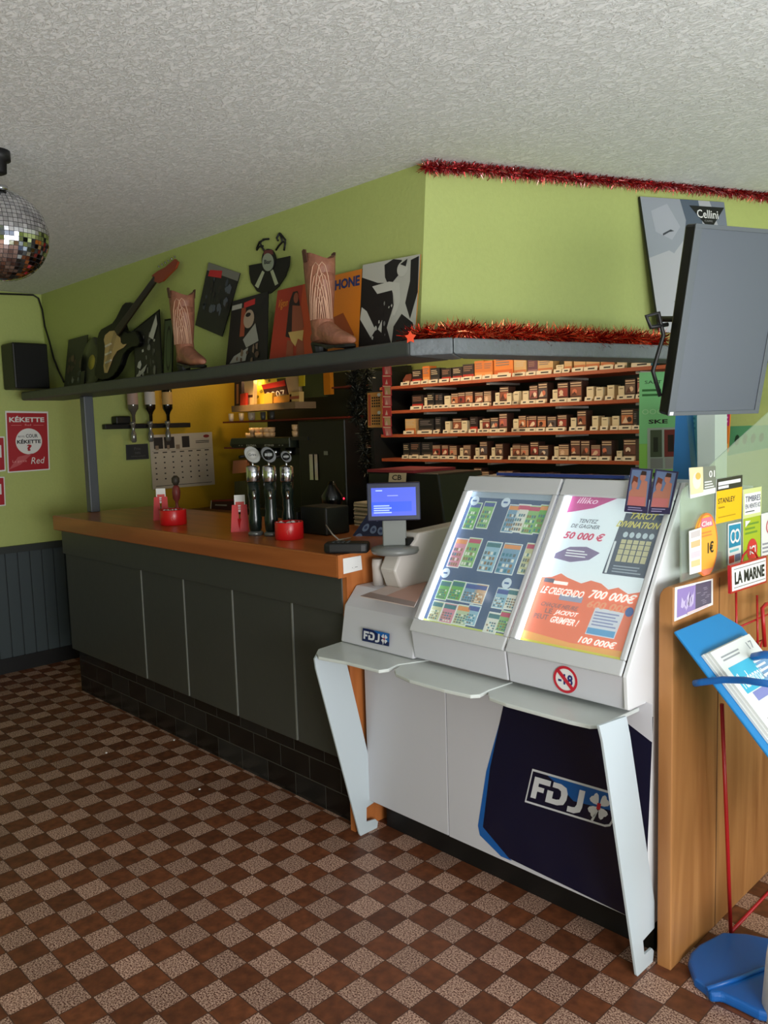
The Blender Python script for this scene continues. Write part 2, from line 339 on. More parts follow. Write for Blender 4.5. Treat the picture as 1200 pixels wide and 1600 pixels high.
# ------------------------------------------------------------------ lottery kiosk
KX0, KXM, KX1 = -2.268, -1.89, -1.085
t = thing('lottery_kiosk', (-1.7, 2.3, 0), 'white lottery kiosk with two sloping lit display cases and blue front', 'kiosk')
prof = [(1.95,.775),(1.935,.872),(2.265,1.372),(2.38,1.372),(2.38,.775)]
def yz(px, X): q = at(px[0], px[1], 0, X); return (q.y, q.z)
pl = [yz((532,1002), KX0), yz((538,945), KX0), yz((556,914), KX0), yz((612,903), KX0)]
print('left profile', pl)
b = MB(); b.prism([V((KX0, *q)) for q in [pl[0], pl[1], pl[2], (2.75, pl[2][1]+.0), (2.75, .775)]], (KXM-KX0-.002, 0, 0), KW); b.build('left_console', t, .006)
LZ = pl[2][1]
for x0, x1 in ((KXM, -1.492), (-1.488, KX1)):
    b = MB(); b.prism([V((x0, 1.95, .775)), V((x0, 1.935, .872)), V((x0, 1.965, .872)), V((x0, 2.37, .872)), V((x0, 2.37, .775))], (x1-x0, 0, 0), KW); b.build('case_base', t, .004)
b = MB(); b.prism([V((KX1-.012, *q)) for q in [(1.94,.78),(1.932,.874),(2.262,1.374),(2.75,1.33),(2.75,.1),(2.06,.1),(2.04,.775)]], (.014, 0, 0), mat((226,228,230), .3)); b.build('side_panel', t, .003)
b = MB(); b.prism([V((KXM, *q)) for q in [(1.99,.96),(2.262,1.37),(2.40,1.37),(2.40,.775),(2.2,.775)]], (.012,0,0), KW); b.build('inner_side_panel', t)
b = MB(); b.box((KXM, 2.262, 1.34), (KX1, 2.40, 1.372), KW2).box((KXM, 2.38, .775), (KX1, 2.40, 1.36), KW2); b.build('case_back', t)
# front panels
PYF = 2.035
px_ = [at(592,1254,1,PYF).x, -1.85, -1.46, -1.085]
px_[0] = -2.24; px_[1] = at(699, 1200, 1, PYF).x
b = MB(); b.box((px_[0], PYF, .125), (px_[1]-.002, PYF+.02, .775), KW); b.build('front_panel', t, .002)
b = MB(); b.box((px_[1]+.002, PYF, .125), (KX1, PYF+.02, .775), KW)
S = Sheet(b, (px_[1], PYF, .125), (KX1, PYF, .125), (KX1, PYF, .775), (px_[1], PYF, .775), .0008)
def uv(x, y, X0=px_[1], X1=KX1):
    q = at(x, y, 1, PYF); return ((q.x-X0)/(X1-X0), (q.z-.125)/.65)
navy = mat((12,17,44), .25, noise=.1, scale=8); blu = mat((22,92,168), .3)
S.poly([uv(790,1096), uv(800,1100), uv(768,1200), uv(757,1280), uv(760,1296), uv(800,1345), uv(783,1338), uv(750,1305), uv(747,1290), uv(760,1205)], blu, 1)
S.poly([uv(794,1070), uv(1021,1120), (1,(.0)), uv(796,1341), uv(755,1292), uv(766,1200)], navy, 2)
S.poly([uv(975,1125), uv(1020,1160), uv(1020,1100), uv(975,1085)], KW, 3)
b.build('blue_front_panel', t, .0)
def fdj(S, k=2, slope=False):
    """white FDJ lettering and clover, drawn on unit sheet"""
    wm = mat((214,216,220), .4)
    # F
    S.poly([(.06,.2),(.125,.2),(.125,.42),(.2,.42),(.2,.56),(.125,.56),(.125,.66),(.26,.66),(.26,.82),(.06,.82)], wm, k)
    # D
    S.poly([(.24,.2),(.38,.2),(.45,.26),(.475,.42),(.475,.6),(.45,.75),(.38,.82),(.29,.82),(.29,.67),(.36,.67),(.395,.62),(.405,.5),(.395,.38),(.36,.35),(.31,.35),(.31,.55),(.24,.55)], wm, k)
    # J
    S.poly([(.5,.12),(.58,.12),(.645,.2),(.66,.34),(.66,.82),(.595,.82),(.595,.38),(.58,.3),(.55,.28),(.5,.28)], wm, k)
    for sx_, sy_ in ((-1,1),(1,1),(-1,-1),(1,-1)):
        lf = [(.006,.03),(.012,.22),(.022,.33),(.045,.38),(.064,.34),(.072,.27),(.094,.24),(.11,.16),(.098,.09),(.06,.04)]
        S.poly([(.83+sx_*a_, .52+sy_*(c_)*.92) for a_, c_ in lf], wm, k)
    S.poly([(.82,.4),(.835,.4),(.80,.06),(.775,.08)], wm, k)
    S.rect(.812,.43,.852,.61, mat((190,30,50), .5), k+1)
b = MB(); S = Sheet(b, at(820,1253,1,PYF-.001), at(956,1295,1,PYF-.001), at(966,1240,1,PYF-.001), at(832,1201,1,PYF-.001), .0008); wl = mat((214,216,220), .4)
S.poly([(0,0),(.93,0),(.98,.06),(1,.2),(1,1),(0,1)], wl, 1); S.poly([(.018,.06),(.92,.06),(.965,.11),(.982,.22),(.982,.94),(.018,.94)], navy, 2)
S.poly([(.2,.94),(.982,.94),(.982,.5),(.55,.45)], mat((20,88,160), .3), 3); S.poly([(.2,.94),(.55,.45),(.35,.8)], mat((14,50,110), .3), 3)
fdj(S, 5); b.build('logo_panel', t)
b = MB(); q = [V((at(x, y, 1, pl[0][0]-.004).x, 0, 0)) for x, y in ((566,1002),(610,1012))]
S = Sheet(b, at(566,1001,1,1.945), at(608,1010,1,1.945), at(609,990,1,1.945), at(567,981,1,1.945), .0008); S.rect(0,0,1,1, mat((16,34,84), .3), 1); S.poly([(.4,1),(1,1),(1,.3)], mat((24,96,170), .3), 2); fdj(S, 3); b.build('logo_badge', t)
b = MB(); b.box((-2.22, 2.11, 0), (KX1-.01, 2.6, .125), BLK); b.build('plinth', t)
# display windows
def slope_pt(x, y):    # on the sloped face plane
    return at(x, y, (V((0,1.935,.872)), V((0,-.5,.33))), None)
CN = V((0,-.5,.33)).normalized()
cases = [((646,981),(786,1010),(866,755),(742,752)), ((800,1010),(968,1046),(1056,760),(878,750))]
wins = [((655,966),(776,989),(852,768),(738,755)), ((806,1000),(950,1025),(1027,800),(886,772))]
FRAMEM = mat((200,202,204), .25, coat=.3)
for ci, (cq, wq) in enumerate(zip(cases, wins)):
    x0, x1 = ((KXM+.002, -1.494), (-1.486, KX1-.014))[ci]
    o_ = [V((x0,1.933,.870)), V((x1,1.933,.870)), V((x1,2.263,1.370)), V((x0,2.263,1.370))]
    b = MB(); Sf = Sheet(b, *o_)
    # frame as four bars with rounded window
    iu0, iu1, iv0, iv1 = .055, .955, .075, .90
    th = .012
    for (a0,b0,a1,b1) in ((0,0,1,iv0),(0,iv1,1,1),(0,iv0,iu0,iv1),(iu1,iv0,1,iv1)):
        b.prism([Sf.p(a0,b0), Sf.p(a1,b0), Sf.p(a1,b1), Sf.p(a0,b1)], CN*th, FRAMEM)
    fo = b.build('case_frame', t, .004)
    b = MB(); b.prism([Sf.p(iu0,iv0)+CN*.003, Sf.p(iu1,iv0)+CN*.003, Sf.p(iu1,iv1)+CN*.003, Sf.p(iu0,iv1)+CN*.003], CN*.003, GL); b.build('case_glass', t)
    b = MB(); off = -CN*.014; c4 = [Sf.p(u, v)+off for u, v in ((.04,.05),(.968,.05),(.968,.94),(.04,.94))]
    e = .38
    S = Sheet(b, *c4, .0008)
    def bm(c, e=e): return mat(c, .5, emit=e)
    if ci == 0:
        S.body(.004, WHT); S.rect(0,0,1,1, bm((62,88,130)), 1); S.rect(.0,0,1,.05, bm((205,215,110)), 2); S.rect(0,.93,1,1, bm((160,175,190)), 2)
        pal = [(190,205,170),(140,190,120),(210,170,130),(150,190,210),(205,205,160),(215,140,160),(120,160,190),(225,225,215),(110,180,90),(190,180,210)]
        R_ = random.Random(3)
        rows = [(.70,.91,[(.06,.2),(.22,.36),(.52,.66),(.62,.76),(.74,.88),(.86,.99)]), (.42,.64,[(.05,.2),(.2,.36),(.42,.6),(.62,.82),(.86,.99)]), (.05,.34,[(.06,.2),(.2,.36),(.36,.52),(.48,.62),(.72,.86),(.84,.98)])]
        for v0, v1, xs in rows:
            for (u0, u1) in xs:
                nn = 2 if v0 < .1 else 1
                for j in range(nn):
                    a0 = v0+(v1-v0)*j/nn; a1 = v0+(v1-v0)*(j+1)/nn-.01; dv = R_.uniform(-.015,.015); c = R_.choice(pal)
                    S.rect(u0, a0+dv, u1, a1+dv, bm((232,236,232)), 3+j); S.rect(u0+.008, a0+dv+.006, u1-.008, a1+dv-.006, bm(c), 4+j)
                    S.rect(u0+.01, a1+dv-.04, u1-.01, a1+dv-.012, bm(R_.choice([(200,70,110),(70,90,160),(230,150,90),(60,120,130)])), 5+j)
                    for gx in range(4):
                        for gy in range(4):
                            S.rect(u0+.02+gx*(u1-u0-.04)/4, a0+dv+.012+gy*(a1-a0-.07)/4, u0+.02+(gx+.7)*(u1-u0-.04)/4, a0+dv+.012+(gy+.6)*(a1-a0-.07)/4, bm(R_.choice([(90,110,120),(230,230,220),(150,120,90),(60,130,150)])), 6+j)
        for u, v in ((.1,.9),(.47,.9),(.08,.37),(.8,.36)): S.disc(u, v, .05, .035, bm((215,228,240)), 7); S.rect(u-.025,v-.006,u+.025,v+.006, bm((60,100,160)), 8)
        b.build('scratch_card_board', t)
    else:
        S.body(.004, WHT); S.rect(0,0,1,1, bm((222,232,238), .55), 1)
        S.poly([(0,.43),(.12,.44),(.2,.47),(.27,.45),(.42,.425),(.5,.45),(.6,.44),(.68,.41),(.76,.43),(.86,.40),(1,.43),(1,.05),(0,.05)], bm((232,118,86), .45), 2)
        S.rect(0,.0,1,.05, bm((220,215,70)), 3); S.poly([(0,.05),(1,.05),(1,.085),(.5,.075),(0,.10)], bm((240,170,90)), 3)
        S.poly([(.05,.99),(.55,.99),(.3,.9),(.05,.86)], bm((196,60,140)), 2); S.text('illiko', .12,.925,.32,.965, bm((250,220,240)), 4, .01, .02)
        g1 = bm((110,120,132)); 
        S.text('TENTEZ', .2,.80,.38,.825, g1, 3, .02, .01); S.text('DE GAGNER', .14,.765,.42,.79, g1, 3, .02, .01)
        S.text('50 000 €', .1,.69,.48,.74, bm((205,50,100)), 3, .03, .02)
        S.poly([(.08,.59),(.2,.64),(.36,.65),(.5,.62),(.42,.57),(.25,.545),(.08,.56)], bm((128,110,150)), 3); S.lines(.18,.575,.4,.625,3, bm((235,235,240)), 4)
        tq = bm((70,80,104)); S.poly([(.58,.50),(.96,.50),(.97,.83),(.6,.83)], tq, 3); S.rect(.62,.78,.98,.88, tq, 3)
        yl = bm((214,205,110)); S.text('TAROT', .66,.845,.90,.885, yl, 5, .03, .02); S.text('DIVINATION', .57,.79,.94,.83, yl, 5, .03, .02)
        for i in range(5): S.disc(.68+i*.058,.745,.022,.018, bm((190,205,214)), 5)
        for i in range(5): S.rect(.66+i*.055,.58,.705+i*.055,.715, bm((196,190,150)), 5)
        for i in range(3): S.rect(.655,.62+i*.033,.935,.624+i*.033, tq, 6)
        S.rect(.6,.505,.62,.70, bm((225,230,235)), 5); S.lines(.66,.51,.92,.56,3, bm((150,160,175)), 5)
        wt = bm((250,246,240), .6)
        S.rect(.06,.405,.16,.43, bm((90,90,110)), 4); S.rect(.16,.40,.30,.42, wt, 4)
        S.text('LE CRESCENDO', .06,.335,.47,.38, wt, 4, .03, .02); S.rect(.26,.31,.48,.345, bm((150,160,190)), 3)
        S.text('700 000€', .52,.345,.92,.40, wt, 5, .03, .03); S.text('600 000', .53,.29,.9,.335, bm((236,160,120)), 4, .03, .02)
        gd = bm((150,110,110)); S.text('CHAQUE HEURE,', .1,.255,.46,.285, gd, 4, .02, .02); S.text('LE', .17,.22,.24,.25, gd, 4, .02); S.text('JACKPOT', .26,.215,.47,.25, wt, 4, .03, .02); S.text('PEUT', .08,.18,.22,.21, gd, 4, .02); S.text('GRIMPER !', .24,.17,.5,.21, wt, 4, .03, .02)
        S.poly([(.6,.14),(.86,.14),(.88,.29),(.62,.30)], bm((215,220,230)), 4); S.lines(.63,.19,.85,.28,5, bm((140,150,190)), 5); S.rect(.61,.145,.855,.18, bm((90,160,210)), 5); S.disc(.92,.3,.035,.027, bm((60,100,170)), 6)
        S.text('100 000€', .56,.085,.88,.125, wt, 5, .03, .02)
        b.build('lottery_poster', t)
    b = MB(); e0 = c4[0]-(c4[1]-c4[0])*.0+CN*.012
    b.tube([c4[0]+(c4[1]-c4[0])*.03+CN*.014+V((0,0,0)), c4[3]+(c4[2]-c4[3])*.03+CN*.014], .005, mat((235,242,255), .5, emit=5.), 8); b.build('light_tube', t)
# ticket rail on top of the cases, -18 sign
b = MB(); b.box((-1.80, 2.30, 1.376), (-1.30, 2.33, 1.386), mat((40,60,130), .3)).box((-1.80, 2.335, 1.373), (-1.30, 2.36, 1.383), WHT); b.build('ticket_rail', t)
b = MB(); c0 = at(884,1061,1,1.945)
VF = (V((0,1.949,.775)), V((0,-.097,-.015))); S = Sheet(b, *[at(x, y, VF, None) for x, y in ((865,1078),(903,1087),(903,1044),(865,1037))], .0006)
red = mat((196,30,50), .4); S.disc(.5,.5,.5,.5, WHT, 1, 32); S.ring(.5,.5,.5,.5,.2, red, 3, 32); S.text('-18', .2,.3,.8,.7, mat((34,40,110), .4), 2, .03); S.poly([(.14,.76),(.24,.86),(.86,.24),(.76,.14)], red, 4); b.build('age_limit_sign', t)
# ledge in three overlapping leaves and slanting legs
LEDGE = mat((206,212,208), .25)
ZL = .765
lobes = [[(532,1002),(497,1014),(494,1020),(497,1026),(541,1034),(592,1047),(607,1045),(622,1038),(665,1033)],
         [(640,1028),(616,1046),(618,1052),(640,1062),(694,1077),(735,1086),(750,1085),(764,1078),(800,1066)],
         [(775,1060),(762,1080),(764,1089),(791,1099),(890,1126),(922,1133),(940,1132),(965,1121),(1015,1098),(1000,1092)]]
for i, lb in enumerate(lobes):
    zz = ZL - (.003*i)
    b = MB(); pts = [at(x, y, 2, zz) for x, y in lb]
    yb_ = 1.985
    pts[0].y = max(pts[0].y, yb_); pts[-1].y = max(pts[-1].y, yb_)
    b.prism([p_+V((0,0,-.012)) for p_ in pts], (0,0,.012), LEDGE); b.build('bag_ledge', t, .003)
for X, side in ((-2.235, 0), (-1.082, 1)):
    if side: pq = [(932,1133),(975,1118),(981,1150),(1019,1408),(1019,1448),(1001,1468),(1003,1490),(1015,1480),(1018,1484),(1016,1503),(995,1527),(991,1522),(938,1158)]
    else: pq = [(497,1020),(541,1032),(585,1220),(590,1250),(573,1262),(573,1284),(587,1280),(591,1284),(589,1297),(566,1309),(562,1304),(494,1045),(492,1030)]
    b = MB(); pts = [at(x, y, 0, X) for x, y in pq]
    b.prism(pts, (.008 if side else -.008, 0, 0), mat((196,208,214), .3)); b.build('leg', t, .001)
b = MB(); b.box((KX0+.02, 2.04, .70), (KX1, 2.3, .775), KW2); b.build('body_rail', t)

# ------------------------------------------------------------------ things on the kiosk
b = MB(); S = Sheet(b, *[at(x, y, 2, LZ+.003) for x, y in ((563,931),(647,948),(668,908),(634,905))]); S.body(.003, mat((206,186,178), .5))
S.poly([(.35,.1),(1,.1),(1,1),(.6,1),(.5,.6)], mat((196,150,132), .5), 1); S.poly([(0,0),(1,0),(1,.15),(0,.2)], mat((150,130,122), .5), 1); S.poly([(.55,.75),(.9,1),(.5,1)], mat((90,60,56), .5), 2)
tag(b.build('magazine'), 'folded leaflet with a pinkish face photo lying on the kiosk console', 'magazine')
t2 = thing('ticket_terminal', (-2.16, 2.55, LZ), 'white curved ticket terminal standing on the kiosk console beside the display case', 'terminal')
b = MB(); Y0 = at(626,901,0,-2.08).y
prf = [(Y0,LZ),(Y0-.03,LZ+.07),(Y0+.0,LZ+.12),(Y0+.06,LZ+.15),(Y0+.09,LZ+.175),(Y0+.1,LZ+.195),(Y0+.48,LZ+.21),(Y0+.48,LZ)]
b.prism([V((-2.16,*q)) for q in prf], (.08,0,0), mat((206,200,194), .35)); b.build('housing', t2, .008)
b = MB(); b.lathe((-2.20, Y0-.0, LZ+.0), [(.02,0),(.022,.08),(.02,.1)], mat((196,188,182), .35)); b.build('front_column', t2)
b = MB(); b.box((-2.15, Y0+.05, LZ+.152), (-2.09, Y0+.085, LZ+.18), BLK); b.build('paper_slot', t2)
# customer display
dc = at(617,852,2,1.12); toc = V((-dc.x,-dc.y,0)).normalized(); rt = V((-toc.y, toc.x, 0)).normalized()
if rt.dot(RT) < 0: rt = -rt
t2 = thing('customer_display', (dc.x, dc.y, 1.09), 'small monitor with bright blue screen on a grey stand at the counter end', 'monitor')
b = MB(); b.lathe((dc.x, dc.y, 1.092), [(.02,-.002),(.085,0),(.09,.008),(.088,.02),(.06,.028)], mat((120,122,120), .3)); b.build('base', t2)
b = MB(); o_ = V((dc.x, dc.y, 0)); b.prism([o_+rt*a+toc*c+V((0,0,1.118)) for a, c in ((-.045,.012),(.045,.012),(.04,-.02),(-.04,-.02))], (0,0,.115), mat((112,116,112), .4)); b.build('stand', t2, .005)
u_ = (V((0,0,1))-toc*.12).normalized()
c_ = o_+V((0,0,1.285))+toc*.02
def fr4(c, r, u, w_, h_): return [c-r*w_-u*h_, c+r*w_-u*h_, c+r*w_+u*h_, c-r*w_+u*h_]
b = MB(); b.prism(fr4(c_, rt, u_, .098, .07), -toc*.025, mat((34,38,62), .3)); b.build('bezel', t2, .004)
b = MB(); S = Sheet(b, *fr4(c_+toc*.001, rt, u_, .082, .052)); sb = mat((66,84,196), .3, emit=.75); S.rect(0,0,1,1, sb, 1); S.rect(0,.15,.9,.5, mat((40,74,214), .3, emit=.8), 2)
for i in range(4): S.rect(.05,.1+i*.08,.45-.05*(i%2),.14+i*.08, mat((150,170,230), .3, emit=.9), 3)
S.rect(.1,.88,.25,.92, mat((150,170,230), .3, emit=.9), 3); S.rect(.36,.7,.6,.73, mat((130,140,220), .3, emit=.9), 3); b.build('screen', t2)
# little photo cards
for i, (q, lab) in enumerate(((((975,799),(1011,802),(1020,733),(986,731)), 'purple edged card with a couple photo, left one on the display case'), (((1012,802),(1046,803),(1060,737),(1024,733)), 'purple edged card with a couple photo, right one on the display case'))):
    b = MB(); plc = (V((0,2.19,1.31)), V((0,-.5,.33))); S = Sheet(b, *[at(x, y, plc, None) for x, y in q]); S.body(.003, mat((52,46,84), .4))
    S.rect(.07,.14,.93,.96, mat((110,130,170), .4), 1); sk = mat((196,128,108), .5); S.poly([(.1,.14),(.1,.45),(.25,.55),(.5,.5),(.6,.75),(.85,.7),(.9,.14)], sk, 2)
    S.disc(.3,.62,.13,.13, sk, 3); S.disc(.62,.80,.13,.1, sk, 3); S.poly([(.15,.6),(.2,.82),(.42,.78),(.4,.66),(.25,.7)], mat((120,60,40), .5), 4); S.poly([(.5,.84),(.55,.94),(.75,.93),(.76,.84)], mat((60,40,34), .5), 4)
    S.rect(.12,.14,.85,.34, mat((206,120,120), .5), 5); S.lines(.15,.02,.8,.12,2, mat((160,150,190), .5), 2)
    tag(b.build('photo_card'), lab, 'card', 'photo cards on the lottery case')

# ------------------------------------------------------------------ partition, screen and stickers
t = thing('wooden_partition', (-1.04, 2.6, 0), 'beech wood side partition standing right of the lottery kiosk', 'partition')
ex = -1.018
b = MB(); b.prism([V((-1.060,2.06,.0)), V((ex,2.06,.0)), V((ex,2.06,1.106)), V((-1.035,2.06,1.106)), V((-1.048,2.06,1.098)), V((-1.057,2.06,1.083)), V((-1.060,2.06,1.06))], (0,.93,0), BEECH); b.build('side_board', t, .003)
b = MB(); b.box((ex, 2.345, 0), (ex+.0015, 2.349, 1.09), mat((120,84,50), .6)); b.build('board_joint', t)
plx = (0, -1.04)
b = MB(); pts = [at(x, y, 0, -1.036) for x, y in ((1062,915),(1062,775),(1066,764),(1080,752),(1210,634),(1240,640),(1240,860))]
b.prism(pts, (.004,0,0), PLEX); tag(b.build('acrylic_screen'), 'clear acrylic screen with diagonal top edge standing on the wooden partition', 'screen')
XS = -1.028
def sticker(name, q, fn, label, cat='sticker', X=XS, th=.0015, group=None, base=(235,235,232)):
    b = MB(); S = Sheet(b, *[at(x, y, 0, X) for x, y in q]); S.body(th, mat(base, .5)); fn(S); return tag(b.build(name), label, cat, group)
def f(S): S.rect(0,.12,.5,1, mat((236,216,170), .5), 1); S.rect(.5,.2,1,1, mat((120,124,112), .5), 1); S.disc(.25,.55,.16,.28, mat((240,226,206), .5), 2); S.disc(.3,.7,.1,.12, mat((214,180,90), .5), 3); S.text('01', .72,.6,.95,.85, WHT, 3, .02); S.lines(.55,.22,.95,.5,3, WHT, 2)
sticker('paper_notice', ((1079,779),(1118,770),(1118,728),(1077,731)), f, 'cream and grey notice at the top left of the acrylic screen', 'notice')
def f(S): S.rect(0,.73,1,1, mat((48,46,40), .5), 1); S.rect(.05,.85,.92,.93, WHT, 2); S.rect(.05,.77,.45,.83, WHT, 2); S.rect(0,0,1,.73, mat((244,190,20), .5), 1); S.text('STANLEY', .06,.44,.72,.56, INK, 2, .01); S.text('Genève', .08,.33,.32,.38, INK, 2); S.lines(.08,.1,.9,.16,1, mat((190,150,20), .5), 2)
sticker('tobacco_sticker', ((1118,819),(1158,810),(1160,742),(1120,749)), f, 'yellow and black sticker reading STANLEY on the acrylic screen')
def f(S): S.rect(0,0,1,1, mat((216,222,150), .5), 1); S.rect(.06,.12,.94,.84, mat((246,246,246), .5), 2); S.text('TIMBRES', .1,.55,.92,.75, mat((60,64,100), .5), 4, .0); S.text('EN VENTE ICI', .1,.32,.92,.48, mat((60,64,100), .5), 4, .0); S.rect(.1,.2,.6,.23, INK, 3)
sticker('stamp_notice', ((1161,811),(1189,805),(1190,760),(1161,765)), f, 'white notice reading TIMBRES with pale green edge on the acrylic screen', 'notice')
def f(S): S.rect(.04,.42,.96,.96, mat((30,140,176), .5), 1); S.ring(.34,.68,.22,.17,.35, WHT, 3); S.ring(.66,.68,.22,.17,.35, WHT, 3); S.rect(.1,.3,.8,.36, mat((110,190,200), .5), 1); S.rect(.05,.04,.45,.22, mat((200,60,60), .5), 1); S.rect(.5,.04,.95,.22, mat((110,120,160), .5), 1)
sticker('bank_card_sticker', ((1138,884),(1158,877),(1158,815),(1138,819)), f, 'blue and white bank card sticker below the yellow sticker')
def f(S): S.rect(0,0,1,1, mat((170,190,40), .5), 1); S.lines(.1,.6,.9,.9,3, mat((110,150,50), .5), 2); S.disc(.5,.25,.3,.26, mat((210,50,50), .5), 3); S.text('ICI', .34,.15,.68,.35, WHT, 5, .03); S.poly([(.1,.8),(.1,.95),(.4,.93)], WHT, 3)
sticker('green_sticker', ((1161,880),(1188,872),(1188,805),(1161,811)), f, 'lime green sticker with a red oval on the acrylic screen')
def f(S): S.ring(.8,.68,.5,.22,.12, mat((206,80,90), .5), 2); S.text('18', .45,.6,.95,.76, mat((110,70,90), .5), 3, .02); S.lines(.05,.08,1,.35,3, mat((150,150,160), .5), 2)
sticker('warning_sticker', ((1190,872),(1212,867),(1212,798),(1190,803)), f, 'white sticker with a red ring at the right edge of the screen')
b = MB(); c0, c1, c2, c3 = [at(x, y, 0, XS-.004) for x, y in ((1082,905),(1118,896),(1118,797),(1082,806))]
S = Sheet(b, c0, c1, c2, c3); S.k = 0
n_ = 30; ov = [(.5+.5*math.cos(2*math.pi*i/n_), .5+.5*math.sin(2*math.pi*i/n_)) for i in range(n_)]
b.prism([S.p(u, v) for u, v in ov], S.n*.006, mat((240,176,66), .5)); S.ring(.5,.5,.5,.5,.06, mat((226,120,60), .5), 13); S.poly([(.2,.78),(.8,.78),(.7,.93),(.3,.93)], mat((220,120,140), .5), 14); S.text('Clea', .28,.8,.72,.88, WHT, 15, .02); S.text('1€', .55,.36,.8,.54, INK, 15, .02); S.poly([(.22,.12),(.78,.12),(.6,.03),(.4,.03)], mat((226,130,100), .5), 14); S.lines(.3,.62,.75,.72,2, mat((220,140,70), .5), 14)
tag(b.build('oval_sign'), 'orange oval price sign reading 1€ on the acrylic screen', 'sign')
def f(S):
    for v0, c in ((.82,(206,196,196)),(.6,(240,190,140)),(.36,(236,206,214)),(.16,(236,206,150))): S.rect(.12,v0,.88,v0+.14, mat(c, .5), 1)
sticker('paper_tag', ((1078,898),(1096,893),(1096,824),(1077,830)), f, 'narrow white paper tag overlapping the orange oval sign', 'tag', X=XS+.008)
def f(S):
    S.rect(.05,.08,.52,.93, mat((150,128,190), .4), 1); S.rect(.52,.1,.95,.95, mat((92,84,106), .4), 1); pu = mat((206,190,226), .4)
    for i in range(9): a = random.random()*.35+.1; S.poly([(a,.15+random.random()*.5),(a+.02,.2+random.random()*.6),(a+.09,.4+random.random()*.5),(a+.05,.3)], pu, 2)
    for i in range(10): a = .53+random.random()*.3; v = .2+.06*i; S.rect(a, v, a+.1, v+.015, mat((170,160,180), .4), 2)
    S.rect(.3,.03,.85,.12, mat((222,200,206), .4), 3)
sticker('purple_card', ((1054,971),(1114,945),(1114,904),(1055,918)), f, 'purple and grey postcard stuck on the top of the wooden partition', 'card', X=ex+.002)

# ------------------------------------------------------------------ newspaper rack
REDW = mat((176,26,30), .35); BLUE = mat((26,126,190), .4)
TL = V((-.985, 2.005, 1.002)); sl = V((.235, 0, -.262)).normalized(); wy = V((0,1,0))
t = thing('newspaper_rack', (-.9, 2.3, 0), 'red wire newspaper rack with sloping blue trays beside the partition', 'rack')
tn = V((.262,0,.235)).normalized()
b = MB(); pts = [TL, TL+wy*.27, TL+wy*.33+sl*.06, TL+wy*.33+sl*.75, TL+sl*.75]; b.prism([p_+tn*0 for p_ in pts], -tn*.008, BLUE); b.build('tray', t, .003)
b = MB()
b.tube([at(1128,1100,0,-.97), at(1136,1300,0,-.97), V((-.97, 2.35, .0))], .006, REDW)
b.tube([at(1150,925,0,-.99), at(1151,1003,0,-.97)], .0035, REDW); b.tube([at(1183,930,0,-.99), at(1184,1020,0,-.97)], .0035, REDW)
b.tube([at(1128,973,0,-.98), at(1136,969,0,-.975), at(1200,1028,0,-.9), at(1240,1070,0,-.85)], .006, REDW)
b.tube([at(1195,1010,0,-.93), at(1191,950,0,-.93), at(1197,944,0,-.93), at(1240,938,0,-.93)], .006, REDW); b.tube([at(1150,982,0,-.99), at(1200,960,0,-.99), at(1240,942,0,-.99)], .003, REDW)
b.tube([at(1150,1012,0,-.985), at(1182,1003,0,-.985), at(1192,1000,0,-.97), at(1186,1016,0,-.95)], .0035, REDW)
b.tube([V((-.97,2.35,.0)), V((-.97,2.75,.0)), V((-.97,2.75,1.15))], .006, REDW)
b.build('wire_frame', t)
b = MB(); b.tube([at(1085,1068,0,-.93), at(1096,1066,0,-.91), at(1130,1062,0,-.86), at(1165,1063,0,-.8), at(1210,1070,0,-.72)], .009, mat((24,96,170), .4), 10); b.build('retaining_bar', t)
b = MB(); b.tube([at(1178,1026,0,-.86), at(1195,1023,0,-.82), at(1220,1024,0,-.78)], .011, mat((24,96,170), .4), 10); b.build('retaining_bar', t)
b = MB(); bp_ = [at(x, y, 2, .03) for x, y in ((1075,1500),(1078,1487),(1092,1474),(1128,1455),(1165,1457),(1230,1470),(1230,1590),(1186,1580),(1150,1562),(1128,1552),(1110,1552),(1104,1543),(1085,1528))]
b.prism([V((q.x,q.y,.0)) for q in bp_], (0,0,.03), mat((22,92,168), .35)); b.build('base_plate', t, .01, 3)
b = MB(); b.tube([at(1104,1545,2,.03), at(1150,1530,2,.034), at(1200,1510,2,.036)], .006, mat((22,92,168), .35)); b.build('base_ridge', t)
# sign on the rack
t2 = thing('newspaper_sign', tuple(at(1168,925,0,-.98)), 'white rectangular sign reading LA MARNE in a red frame', 'sign')
sq = [at(x, y, 0, -.96) for x, y in ((1142,928),(1198,910),(1198,868),(1141,884))]
b = MB(); S = Sheet(b, *sq); S.body(.008, REDW); S.rect(.03,.07,.97,.93, mat((238,238,236), .4), 1); S.rect(.08,.16,.95,.18, mat((60,30,34), .5), 2); S.rect(.08,.82,.95,.84, mat((60,30,34), .5), 2); S.text('LA MARNE', .1,.28,.92,.72, mat((26,24,28), .5), 3, .035); b.build('board', t2)
b = MB(); b.tube([at(x, y, 0, -.965) for x, y in ((1158,880),(1161,868),(1168,860),(1174,859),(1181,865),(1184,872))], .003, REDW); b.build('handle', t2)
